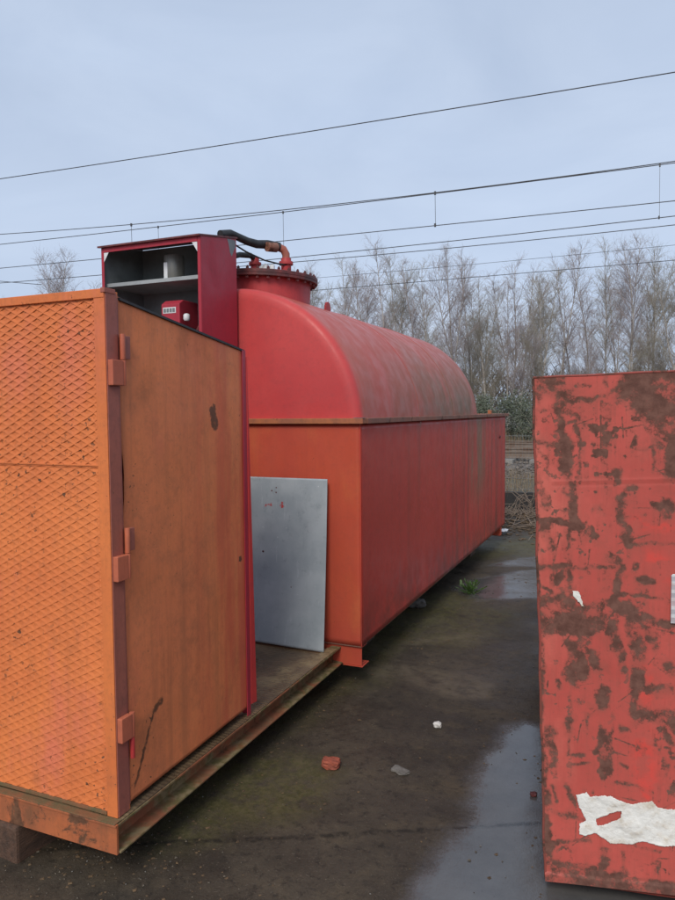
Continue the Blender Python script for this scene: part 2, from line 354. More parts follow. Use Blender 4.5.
# ================================================================== skid platform
skid = thing('skid_platform', (-2.37, 1.84, .14), 'rusty orange steel skid platform with mossy channel edge under the cage and tank', 'platform')
SX0, SX1, SY0, SY1 = -3.116, -1.622, 1.825, 8.45
def cprof(x, s):   # channel with its open side outward: web set back, flanges level
    return [(x+s*.009, .140), (x+s*.009, .147), (x-s*.055, .152), (x-s*.055, .226), (x, .231), (x, .240), (x-s*.064, .240), (x-s*.064, .140)]
obj('side_channel', MB().prism(cprof(SX1, 1), 'y', SY0+.011, SY1), M['skid_side'], skid, .0015)
obj('side_channel', MB().prism(cprof(SX0, -1), 'y', SY0+.011, SY1), M['skid_side'], skid, .0015)
fm = MB().prism([(SY0, .138), (SY0+.01, .138), (SY0+.01, .2425), (SY0-.004, .2425), (SY0-.004, .2355), (SY0, .2335)], 'x', SX0-.002, SX1+.002)
obj('front_channel', fm, M['skid'], skid, .0015)
obj('deck_plate', MB().box(SX0+.066, SX1-.066, SY0+.012, 3.74, .232, .2385), M['deck'], skid, .001)
obj('deck_edge', MB().box(SX1-.0655, SX1-.004, SY0+.03, 3.74, .2402, .2455), M['deck'], skid, .001)
obj('front_ledge', MB().box(SX0+.01, SX1-.004, SY0-.002, SY0+.028, .2427, .2465), M['ledge'], skid, .001)
for y in (2.9, 5.2, 6.6, 8.2):
    bx('cross_member', (SX0+.07, SX1-.07, y-.03, y+.03, .15, .225), M['skid_side'], skid)
# front beam of the tank bund that rests on the skid
# ================================================================== timber bearers on the ground
M['timber'] = plain('wet_brown_timber', (.06, .034, .022), (.115, .06, .036), 5, .7, .6, .008, stretch=(6, 1, 6))
for i, (y, x0, x1, lab) in enumerate(((1.98, -3.5, -2.06, 'wet brown timber bearer under the front of the mesh cage'), (4.6, -3.4, -1.75, 'timber bearer in the dark under the near end of the red tank'), (7.9, -3.4, -1.72, 'timber bearer in the dark under the far end of the red tank'))):
    mb = MB().box(x0, x1, y-.11, y+.11, -.01, .1375, rot=Matrix.Rotation(R((-5, 2, -1)[i]), 3, 'Z'))
    tag(obj('timber_bearer', mb, M['timber'], None, .012, origin=((x0+x1)/2, y, 0)), lab, 'timber', 'timbers carrying the skid')

# ================================================================== storage cage
cage = thing('storage_cage', (-2.38, 1.855, .246), 'orange steel storage cage with expanded mesh front and plain side door', 'cage')
CX1, CX0, CY0, CY1 = -1.640, -3.10, 1.855, 2.765
ZB = .2475
def roofz(y): return 2.066 - (y-CY0)*.140
# corner posts of angle iron (front face orange, side face maroon)
def post_l(x, sx, y, sy, name, mt, zt, leg=.045, legy=.066):
    return obj(name, MB().prism([(x, y), (x-sx*leg, y), (x-sx*leg, y+sy*.004), (x-sx*.004, y+sy*.004), (x-sx*.004, y+sy*legy), (x, y+sy*legy)], 'z', ZB, zt), mt, cage, .001)
post_l(CX1, 1, CY0, 1, 'corner_post', M['orange'], 2.062)
bx('post_side', (CX1+.0005, CX1+.004, CY0+.003, CY0+.058, ZB+.002, 2.055), M['maroon'], cage, .001)
obj('post_flange', MB().box(CX1-.001, CX1+.0015, CY0+.0585, CY0+.0665, ZB+.02, 2.04), M['maroon'], cage, .0005)
post_l(CX0, -1, CY0, 1, 'corner_post', M['orange'], 2.062)
post_l(CX1, 1, CY1, -1, 'corner_post', M['cab_red'], roofz(CY1)-.01, .045, .03)
post_l(CX0, -1, CY1, -1, 'corner_post', M['cab_red'], roofz(CY1)-.01, .045, .03)
bx('top_rail', (CX0+.002, CX1-.001, CY0-.002, CY0+.03, 2.036, 2.066), M['orange'], cage, .002)
bx('top_rail_cap', (CX1-.012, CX1+.006, CY0-.004, CY0+.05, 2.052, 2.0685), M['maroon'], cage, .002)
bx('bottom_rail', (CX0+.05, CX1-.05, CY0+.002, CY0+.03, ZB, ZB+.012), M['ledge'], cage, .001)
# backing sheets and expanded metal
bx('backing_sheet', (CX0+.04, CX1-.043, CY0+.0092, CY0+.0125, ZB+.005, 2.04), M['orange'], cage, 0)
def expanded(x0, x1, z0, z1, y, phase, name):
    a, b, wd = .0615, .0305, .0058
    V, F = [], []
    nx = int((x1-x0)/(a/2))+2; nzr = int((z1-z0)/(b/2))+2
    def node(i, j):
        x = x0+(i-1)*a/2; z = z0+(j-1)*b/2+phase
        return np.clip(x + random.uniform(-.0008, .0008), x0, x1), np.clip(z+random.uniform(-.0007, .0007), z0, z1)
    nodes = {(i, j): node(i, j) for i in range(nx+1) for j in range(nzr+1) if (i+j) % 2 == 0}
    for (i, j), (xa, za) in nodes.items():
        for dj in (1, -1):
            q = nodes.get((i+1, j+dj))
            if not q: continue
            xb, zb = q
            if abs(xb-xa) < .004 or abs(zb-za) < .002: continue
            k = len(V)
            # ribbon leaning outward at its lower edge: section (y, z) offsets
            sec = [(.0002, .0080), (-.0018, -.0046), (-.0012, -.0058), (.0012, .0)]
            for (x, z) in ((xa, za), (xb, zb)):
                for (dy, dz) in sec: V.append((x, y+dy, z+dz))
            for q4 in range(4): F.append((k+q4, k+(q4+1) % 4, k+4+(q4+1) % 4, k+4+q4))
    mb = MB(); mb.v = V; mb.f = F
    return obj(name, mb, M['orange'], cage)
SEAM = 1.472
expanded(CX0+.045, CX1-.0435, SEAM-.004, 2.038, CY0+.0078, .004, 'mesh_sheet')
expanded(CX0+.045, CX1-.036, ZB+.012, SEAM+.003, CY0+.0085, 0, 'mesh_sheet')
obj('seam_strip', MB().box(CX0+.045, CX1-.044, CY0+.0022, CY0+.0042, SEAM-.0015, SEAM+.0035), M['orange'], cage, .0005)
# other walls and roof
bx('left_sheet', (CX0+.001, CX0+.0035, CY0+.07, CY1-.02, ZB+.01, 1.93), M['door'], cage, 0)
bx('rear_sheet', (CX0+.05, CX1-.05, CY1-.012, CY1-.009, ZB+.01, 1.93), M['cab_red'], cage, 0)
obj('roof_sheet', MB().prism([(CY0+.031, roofz(CY0+.031)-.008), (CY0+.031, roofz(CY0+.031)-.004), (CY1+.004, roofz(CY1)-.006), (CY1+.004, roofz(CY1)-.010)], 'x', CX0+.006, CX1-.012), M['maroon'], cage)
# bent red edge plate seen past the door
e = MB().add([(CX1+.001, CY1+.003, ZB+.045), (CX1+.006, CY1+.045, ZB+.043), (CX1+.004, CY1+.006, 1.9), (CX1+.001, CY1+.001, 1.9), (CX1-.02, CY1+.003, ZB+.045), (CX1-.012, CY1+.043, ZB+.043), (CX1-.012, CY1+.005, 1.9), (CX1-.02, CY1+.001, 1.9)],
         [(0, 1, 2, 3), (7, 6, 5, 4), (0, 4, 5, 1), (1, 5, 6, 2), (2, 6, 7, 3), (3, 7, 4, 0)])
M['strip_red'] = paint('bright_red_edge', (.56, .05, .045), (.48, .045, .045), rust_at=.8, streak=.1, dirt=(.3, .05, .05), rough=.42)
obj('rear_edge_plate', e, M['strip_red'], cage, .0008)
# side door: a slightly buckled sheet
ny, nz_ = 70, 130
u = np.linspace(0, 1, ny); v = np.linspace(0, 1, nz_); U, V_ = np.meshgrid(u, v)
y0e = CY0+.0745 + .006*(fbm(V_, V_*0+3, 9, 61)-.5) + .022*np.exp(-((V_-.63)/.09)**2)*(.2+fbm(V_, V_*0, 22, 62))
DY = y0e + U*((CY1-.012)-y0e)
zt = roofz(DY)-.018; zb = .268+.016*U
DZ = zb + V_*(zt-zb)
DX = CX1-.006 + .010*(fbm(U*2, V_*4, 1.2, 63)-.5) - .010*np.exp(-((V_-.55)/.2)**2)*np.exp(-(U/.12)**2)
off = cage.location
dme = grid_mesh('door', DX-off.x, DY-off.y, DZ-off.z)
wear = np.zeros_like(DX)
def dstroke(pts, wdt, s=1.): np.maximum(wear, s*(1-sstep(sdist(DY, DZ, pts), wdt*.4, wdt*1.3)), out=wear)
dstroke([(2.50, 1.66), (2.505, 1.63), (2.515, 1.60)], .034, .66)
dstroke([(2.115, .56), (2.07, .545), (2.03, .46), (1.985, .37), (1.955, .31)], .011, .62); dstroke([(2.115, .565), (2.08, .545)], .02, .6)
dstroke([(2.70, .99), (2.705, .985)], .012, 1.2); dstroke([(2.2, 1.75), (2.22, 1.73)], .014, .35); dstroke([(2.63, 1.87), (2.64, 1.86)], .02, .3); dstroke([(2.25, 1.62), (2.27, 1.6)], .02, .25)
set_attr(dme, 'wear', wear); dme.materials.append(M['door'])
door = bpy.data.objects.new('door', dme); col.objects.link(door); door.parent = cage
sm = door.modifiers.new('thickness', 'SOLIDIFY'); sm.thickness = .003; sm.offset = -1 if dme.polygons[0].normal.x > 0 else 1
obj('door_edge_trim', MB().prism([(CY0+.078, roofz(CY0+.078)-.0175), (CY0+.078, roofz(CY0+.078)-.009), (CY1-.008, roofz(CY1-.008)-.009), (CY1-.008, roofz(CY1-.008)-.0175)], 'x', CX1-.014, CX1-.0005), M['black'], door)
# hinges: a block welded to the post, a barrel and a leaf welded to the door
def hinge(z, flip):
    x = CX1
    k = obj('hinge', MB().box(x+.0045, x+.026, CY0+.004, CY0+.058, z-.088, z-.002), M['salmon'], door, .003)
    obj('hinge_barrel', MB().tube([(x+.017, CY0+.066, z-.088), (x+.017, CY0+.066, z-.001)], .0095, 14), M['salmon'], k, .001, smooth=True)
    if not flip:
        obj('hinge_barrel', MB().tube([(x+.017, CY0+.066, z+.001), (x+.017, CY0+.066, z+.088)], .0095, 14), M['salmon'], k, .001, smooth=True)
        obj('hinge_leaf', MB().box(x-.004, x+.012, CY0+.076, CY0+.112, z+.004, z+.084), M['maroon'], k, .002)
    else:
        obj('hinge_pin', MB().tube([(x+.017, CY0+.066, z-.165), (x+.017, CY0+.066, z-.089)], .0085, 12), M['strip_red'], k, .001, smooth=True)
for z, fl in ((1.832, False), (1.165, False), (.602, True)): hinge(z, fl)

# ================================================================== fuel tank in its bund
tank = thing('fuel_tank', (-2.37, 3.79, .14), 'long red horizontal storage tank with domed top sitting in a rectangular red bund', 'tank')
BX0, BX1, BY0, BY1, BZ0, BZ1 = -3.253, -1.487, 3.787, 8.60, .262, 1.576
TX, TZ, TR = -2.37, 1.55, .88
# bund walls, with gentle panting of the sheet
def wall_grid(nm, fn, nu, nv, mt):
    U, V_ = np.meshgrid(np.linspace(0, 1, nu), np.linspace(0, 1, nv)); X, Y, Z = fn(U, V_)
    o = tank.location; me = grid_mesh(nm, X-o.x, Y-o.y, Z-o.z); me.materials.append(mt)
    ob = bpy.data.objects.new(nm, me); col.objects.link(ob); ob.parent = tank
    s = ob.modifiers.new('thickness', 'SOLIDIFY'); s.thickness = .005; s.offset = -1; return ob
def bulge(U, V_, sd): return (np.sin(np.pi*U)*np.sin(np.pi*V_))**.7*(fbm(U*5, V_*2, 1.1, sd)-.5)
wall_grid('bund_side_wall', lambda U, V_: (BX1+.022*bulge(U, V_, 71), BY0+U*(BY1-BY0), BZ0+V_*(BZ1-BZ0)), 120, 40, M['bund_side'])
wall_grid('bund_side_wall', lambda U, V_: (BX0+.022*bulge(U, V_, 72), BY1-U*(BY1-BY0), BZ0+V_*(BZ1-BZ0)), 60, 20, M['bund_side'])
wall_grid('bund_front_wall', lambda U, V_: (BX0+U*(BX1-BX0), BY0-.014*bulge(U, V_, 73), BZ0+V_*(BZ1-BZ0)), 60, 40, M['bund_front'])
wall_grid('bund_rear_wall', lambda U, V_: (BX1-U*(BX1-BX0), BY1+.014*bulge(U, V_, 74), BZ0+V_*(BZ1-BZ0)), 40, 20, M['bund_side'])
bx('bund_floor', (BX0+.006, BX1-.006, BY0+.006, BY1-.006, BZ0-.006, BZ0+.002), M['darksteel'], tank, 0)
obj('weld_bead', MB().tube([(BX1+.0005, BY0-.0005, BZ0), (BX1+.0005, BY0-.0005, BZ1)], .0035, 8), M['bund_side'], tank)
bx('bottom_lip', (BX0, BX1+.001, BY0-.004, BY0+.012, BZ0-.006, BZ0-.001), M['rim_side'], tank, .001)
# rim of angle iron round the bund top
ov = .030
bx('front_rim', (BX0-ov, BX1+ov-.002, BY0-ov, BY0+.05, BZ1+.002, BZ1+.034), M['rim'], tank, .003)
bx('side_rim', (BX1-.06, BX1+ov, BY0+.0505, BY1+ov+.03, BZ1+.001, BZ1+.033), M['rim_side'], tank, .003)
bx('side_rim', (BX0-ov, BX0+.06, BY0+.0505, BY1+ov+.03, BZ1+.001, BZ1+.033), M['rim_side'], tank, .003)
bx('rear_rim', (BX0+.0605, BX1-.0605, BY1-.05, BY1+ov+.03, BZ1+.001, BZ1+.033), M['rim_side'], tank, .003)
bx('corner_plate', (BX1+ov-.06, BX1+ov+.001, BY0-ov-.001, BY0+.012, BZ1+.0345, BZ1+.037), M['greybox'], tank, .001)
for y in (4.93, 7.75):
    bx('rim_bracket', (BX1-.045, BX1-.01, y, y+.07, BZ1+.0335, BZ1+.075), M['rim'], tank, .003)
# cover deck between rim and barrel
bx('bund_cover', (BX0+.061, BX1-.061, BY0+.051, BY1-.051, BZ1-.004, BZ1+.004), M['bund_side'], tank, 0)
# barrel with dished ends
prof = [(3.803, 0.0), (3.801, .45), (3.803, .80), (3.806, .838), (3.816, .860), (3.832, .872), (3.856, .8785), (3.93, TR)]
prof += [(3.93+(6.98-3.93)*k/14, TR+(.0035 if k in (5, 10) else 0)) for k in range(1, 14)]
prof += [(6.98, TR), (7.04, .874), (7.085, .855), (7.115, .82), (7.13, .75), (7.14, .4), (7.145, 0.0)]
V, F = [], []; SEG = 96
for (y, r) in prof:
    for j in range(SEG+1):
        a = math.pi*j/SEG*1.16 - .08*math.pi; rr = max(r, .0005); V.append((TX+rr*math.cos(a), y, TZ+rr*math.sin(a)))
S1 = SEG+1
for i in range(len(prof)-1):
    for j in range(SEG): F.append((i*S1+j, i*S1+j+1, (i+1)*S1+j+1, (i+1)*S1+j))
mb = MB(); mb.v = V; mb.f = F
barrel = obj('barrel', mb, M['tank'], tank, smooth=True)
for y in (5.0, 6.03):
    w_ = MB().tube([(TX+(TR+.0005)*math.cos(a), y, TZ+(TR+.0005)*math.sin(a)) for a in np.linspace(.05, math.pi-.05, 70)], .0045, 6); obj('weld_seam', w_, M['tank'], barrel, smooth=True)
# manhole neck, bolted flange
MC = Vector((TX, 4.30, 0)); TILT = Matrix.Rotation(R(3), 3, 'Y')
neck = obj('manhole_neck', MB().lathe([(.30, -.24), (.30, .0)], (MC.x, MC.y, 2.535), 56, TILT), M['neck'], tank, smooth=True)
obj('flange', MB().lathe([(.30, 0), (.345, 0), (.348, .003), (.348, .018), (.345, .0195), (.348, .021), (.348, .040), (.345, .043), (.05, .045)], (MC.x, MC.y, 2.535), 56, TILT), M['darksteel'], neck, smooth=True)
bolt0 = None
for k in range(30):
    a = 2*math.pi*k/30; p = MC+Vector((0, 0, 2.535)) + TILT @ Vector((.328*math.cos(a), .328*math.sin(a), .0))
    if bolt0 is None:
        mb = MB().lathe([(.011, -.016), (.011, -.001)], (0, 0, 0), 6, TILT).lathe([(.008, .0), (.008, .043)], (0, 0, 0), 6, TILT).lathe([(.011, .044), (.011, .056), (.006, .058), (.006, .064)], (0, 0, 0), 6, TILT)
        bolt0 = obj('bolt', mb, M['darksteel']); bo = bolt0
    else: bo = bolt0.copy(); col.objects.link(bo)
    bo.parent = neck; bo.location = p - tank.location
# pipe stubs and hoses on the manhole cover
ft = 2.58
s1 = (-2.17, 4.20)
pipe = obj('pipe_stub', MB().lathe([(.034, -.01), (.034, .055), (.047, .057), (.047, .078), (.034, .080), (.034, .10)], (s1[0], s1[1], ft-.012), 18), M['neck'], tank, .001, smooth=True)
obj('pipe_elbow', MB().tube([(s1[0], s1[1], ft+.085), (s1[0], s1[1], ft+.115), (s1[0]-.012, s1[1]-.012, ft+.145), (s1[0]-.045, s1[1]-.04, ft+.163)], .026, 14), M['maroon'], pipe, smooth=True)
obj('hose', MB().tube([(s1[0]-.03, s1[1]-.03, ft+.160), (s1[0]-.09, s1[1]-.09, ft+.170), (-2.285, 4.02, 2.735), (-2.31, 3.94, 2.738), (-2.335, 3.86, 2.752), (-2.345, 3.79, 2.758), (-2.36, 3.70, 2.735)], [.029, .029, .027, .025, .024, .024, .024], 14), M['black'], tank, smooth=True)
obj('hose_sleeve', MB().tube([(-2.235, 4.06, 2.722), (-2.205, 4.13, 2.728)], .0305, 14), M['rim_side'], tank, smooth=True)
s2 = (-2.36, 4.12)
p2 = obj('pipe_stub', MB().lathe([(.03, -.01), (.03, .05), (.042, .052), (.042, .07), (.028, .072), (.028, .10)], (s2[0], s2[1], ft-.008), 18), M['neck'], tank, .001, smooth=True)
obj('hose', MB().tube([(s2[0], s2[1], ft+.085), (s2[0]-.005, s2[1]-.05, ft+.10), (s2[0]-.02, s2[1]-.16, ft+.085), (s2[0]-.03, s2[1]-.3, ft+.04)], .018, 12), M['black'], tank, smooth=True)
obj('cable', MB().tube([(-2.34, 3.78, 2.705), (-2.30, 3.90, 2.665), (-2.25, 4.05, 2.635), (-2.19, 4.13, 2.622), (-2.15, 4.18, 2.62)], .0055, 8), M['black'], tank, smooth=True)
for (x, y, h) in ((-2.26, 4.08, .035), (-2.22, 4.10, .03), (-2.30, 4.10, .03)):
    obj('cover_fitting', MB().lathe([(.017, -.005), (.017, h), (.008, h+.006)], (x, y, ft-.002), 12), M['white'], tank, smooth=True)
# lifting lug on the barrel
lz = TZ+math.sqrt(TR*TR-(.32)**2)
obj('lifting_lug', MB().prism([(4.60+.04*math.cos(a), lz+.005+.055*max(0, math.sin(a))) for a in np.linspace(0, math.pi, 9)]+[(4.56, lz-.02), (4.64, lz-.02)], 'x', -2.058, -2.042), M['neck'], tank)
# white scratch decal and little plug
obj('plug', MB().tube([(BX1-.002, 8.22, 1.34), (BX1+.012, 8.22, 1.34)], .018, 12), M['darksteel'], tank)
# front beam under the bund
zb0 = .1405
fb = MB().prism([(3.797, zb0), (3.88, zb0), (3.88, zb0+.007), (3.805, zb0+.009), (3.805, .247), (3.88, .249), (3.88, .255), (3.797, .255)], 'x', BX0+.02, BX1-.003)
obj('bund_beam', fb, M['bund_front'], tank, .001)
obj('beam_foot', MB().box(-1.608, BX1+.004, 3.790, 3.90, zb0-.006, zb0-.001), M['bund_front'], tank, .001)
fb2 = MB().box(BX0+.02, BX1-.02, 8.40, 8.5, .1475, .255); obj('bund_beam', fb2, M['bund_front'], tank, .002)

# ================================================================== pump cabinet
cab = thing('pump_cabinet', (-2.65, 3.58, .24), 'dark red open fronted pump cabinet with grey shelf on legs before the tank', 'cabinet')
KX0, KX1, KY0, KY1, KZ0 = -3.009, -2.294, 3.393, 3.776, 1.66
def ktop(y): return 2.650 + (y-KY0)*.17
def side(x0, x1, nm, mt): return obj(nm, MB().prism([(KY0, KZ0), (KY1, KZ0), (KY1, ktop(KY1)), (KY0, ktop(KY0))], 'x', x0, x1), mt, cab, .002)
right = side(KX1-.003, KX1, 'side_panel', M['cab_red']); side(KX0, KX0+.003, 'side_panel', M['cab_red'])
side(KX1-.0055, KX1-.0033, 'side_lining', M['greybox']); side(KX0+.0033, KX0+.0055, 'side_lining', M['greybox'])
bx('back_panel', (KX0+.0058, KX1-.0058, KY1-.004, KY1-.001, KZ0+.004, ktop(KY1)-.004), M['greybox'], cab, 0)
bx('floor_panel', (KX0+.0058, KX1-.0058, KY0+.004, KY1-.0045, KZ0, KZ0+.004), M['greybox'], cab, 0)
for x in (KX0, KX1-.022): bx('front_stile', (x+.001, x+.021, KY0-.004, KY0-.0005, KZ0, ktop(KY0)-.002), M['cab_red'], cab, .001)
obj('roof_panel', MB().prism([(KY0-.022, ktop(KY0-.022)+.001), (KY0-.022, ktop(KY0-.022)+.012), (KY1+.012, ktop(KY1+.012)+.012), (KY1+.012, ktop(KY1+.012)+.001)], 'x', KX0-.014, KX1+.004), M['darksteel'], cab, .0015)
bx('roof_lip', (KX0+.0215, KX1-.0215, KY0-.006, KY0-.001, ktop(KY0)-.030, ktop(KY0)-.001), M['cab_red'], cab, .001)
for x, s in ((KX0+.022, 1), (KX1-.022, -1)):
    obj('gusset', MB().prism([(x, ktop(KY0)-.031), (x+s*.035, ktop(KY0)-.031), (x, ktop(KY0)-.085)], 'y', KY0-.004, KY0-.0015), M['white'], cab)
obj('shelf', MB().box(KX0+.008, KX1-.008, KY0+.03, KY1-.006, 2.424, 2.428).box(KX0+.008, KX1-.008, KY0+.027, KY0+.030, 2.418, 2.440), M['shelf'], cab, .001)
# paint chip on the right panel, weathered white
n_ = MB().add([(KX1+.0008, KY1-.105, 2.696), (KX1+.0008, KY1-.012, 2.703), (KX1+.0008, KY1-.010, 2.665), (KX1+.0008, KY1-.035, 2.632), (KX1+.0008, KY1-.055, 2.598), (KX1+.0008, KY1-.075, 2.62), (KX1+.0008, KY1-.088, 2.665)], [(0, 1, 2, 3, 4, 5, 6)])
n_.v += [(v[0]-.0006, v[1], v[2]) for v in n_.v[:7]]; n_.f += [(13, 12, 11, 10, 9, 8, 7)] + [(i, (i+1) % 7, (i+1) % 7+7, i+7) for i in range(7)]
obj('bare_patch', n_, M['greybox'], right)
# zinc canister on the shelf, stands for itself
cn = thing('metal_canister', (-2.60, 3.56, 2.428), 'pale metal cylinder standing on the grey shelf of the red cabinet', 'canister')
obj('can_body', MB().lathe([(.058, .0), (.06, .004), (.06, .160), (.056, .17), (.03, .176)], (-2.60, 3.56, 2.4285), 36), M['zinc_can'], cn, smooth=True)
obj('can_rib', MB().lathe([(.0605, .0), (.063, .003), (.063, .012), (.0605, .015)], (-2.60, 3.56, 2.4385), 36), M['zinc_can'], cn, smooth=True)
obj('can_label', MB().box(-2.632, -2.606, 3.4985, 3.503, 2.455, 2.55), M['white'], cn, .0005)
# dispenser head with counter
ds = thing('fuel_dispenser', (-2.53, 3.52, 1.664), 'red dispenser head with white counter window inside the open cabinet', 'dispenser')
obj('pedestal', MB().box(-2.58, -2.48, 3.47, 3.60, 1.6645, 2.15), M['darksteel'], ds, .004)
hd = obj('head', MB().prism([(3.43, 2.155), (3.62, 2.155), (3.62, 2.315), (3.47, 2.315), (3.43, 2.29)], 'x', -2.605, -2.475), M['cab_red'], ds, .006)
obj('counter_window', MB().box(-2.592, -2.50, 3.4285, 3.4295, 2.235, 2.270), M['white'], hd, .0004)
dg = MB()
for k in range(4): dg.box(-2.586+k*.021, -2.570+k*.021, 3.4270, 3.4282, 2.241, 2.264)
obj('counter_digits', dg, M['greybox'], hd)
gl = obj('filter_bowl', MB().lathe([(.004, .0), (.014, .003), (.019, .012), (.019, .035), (.014, .042), (.006, .045)], (-2.44, 3.45, 2.185), 20), M['white'], ds, smooth=True)
vp = MB().tube([(-2.405, 3.50, 1.68), (-2.405, 3.50, 2.12), (-2.38, 3.50, 2.16), (-2.34, 3.50, 2.165)], .014, 10).tube([(-2.36, 3.50, 2.20), (-2.33, 3.50, 2.13)], .02, 10).tube([(-2.345, 3.49, 2.1), (-2.33, 3.47, 2.22)], .009, 8)
obj('pump_pipework', vp, M['darksteel'], ds, smooth=True)
for x in (KX0+.02, KX1-.02):
    for y in (KY0+.02, KY1-.08): bx('leg', (x-.015, x+.015, y-.015, y+.015, .2392, KZ0-.0005), M['cab_red'], cab, .002)
# ================================================================== loose galvanised sheet
n = Nodes('galvanised_sheet')
c = n.mix(n.rng(n.noise(3, 7, .65), .35, .65), (.31, .36, .385), (.40, .445, .465))
c = n.mix(n.rng(n.noise(18, 6, .7), .55, .75, 0, .5), c, (.19, .225, .24))
c = n.mix(n.rng(n.noise(26, 4, .6), .70, .73, 0, .8), c, (.62, .65, .66))
c = n.mix(n.rng(n.noise(1., 5, .7, n.map((60, 60, 5))), .60, .70, 0, .45), c, (.52, .57, .60))
c = n.mix(n.rng(n.noise(2.2, 6, .7, n.map((1, 1, .5))), .5, .68, 0, .5), c, (.20, .235, .25))
a = n.attr('wear'); c = n.mix(n.rng(n.math('ADD', a, n.math('MULTIPLY', n.math('SUBTRACT', n.noise(70, 6, .75), .5), 1.6)), .42, .6), c, (.45, .05, .045))
M['galv'] = n.fin(c, n.rng(n.noise(6, 6), .3, .7, .5, .7), n.noise(3, 3), .15, .01, metal=.08)
sheet = thing('steel_sheet', (-1.95, 3.66, .2385), 'grey galvanised steel sheet leaning against the orange front of the bund', 'sheet')
nu, nv = 60, 90
U, V_ = np.meshgrid(np.linspace(0, 1, nu), np.linspace(0, 1, nv))
xl = -2.235; xr = -1.672 + (-1.681+1.672)*V_
SXX = xl + U*(xr-xl); SYY = 3.655 + V_*(3.752-3.655) + .012*np.sin(np.pi*V_)*(1-U*.6); SZZ = .246 + V_*(1.252-.246) + (1-V_)*(1-U)*.01
o_ = sheet.location; sme = grid_mesh('plate', SXX-o_.x, SYY-o_.y, SZZ-o_.z)
wr = np.zeros_like(SXX)
for (x, z, r) in ((-2.06, 1.085, .018), (-1.975, 1.08, .02), (-1.975, 1.10, .012), (-2.09, 1.08, .012)): wr = np.maximum(wr, .6*(1-sstep(np.hypot(SXX-x, SZZ-z), r*.3, r*1.6)))
set_attr(sme, 'wear', wr); sme.materials.append(M['galv'])
pl = bpy.data.objects.new('plate', sme); col.objects.link(pl); pl.parent = sheet
s_ = pl.modifiers.new('thickness', 'SOLIDIFY'); s_.thickness = .004; s_.offset = 1 if sme.polygons[0].normal.y < 0 else -1
for (x, z) in ((-1.72, 1.18), (-1.72, .72), (-1.705, .31), (-2.02, 1.16), (-2.02, 1.19), (-2.05, 1.17), (-1.95, .33), (-2.1, .8), (-1.9, .6)):
    v_ = (z-.246)/1.006; y = 3.655+v_*.097+.012*math.sin(math.pi*v_)*.6
    obj('rivet_hole', MB().lathe([(.006, 0), (.0065, .002), (.003, .003)], (x, y-.001, z), 10, Matrix.Rotation(R(90), 3, 'X')), M['darksteel'], sheet)

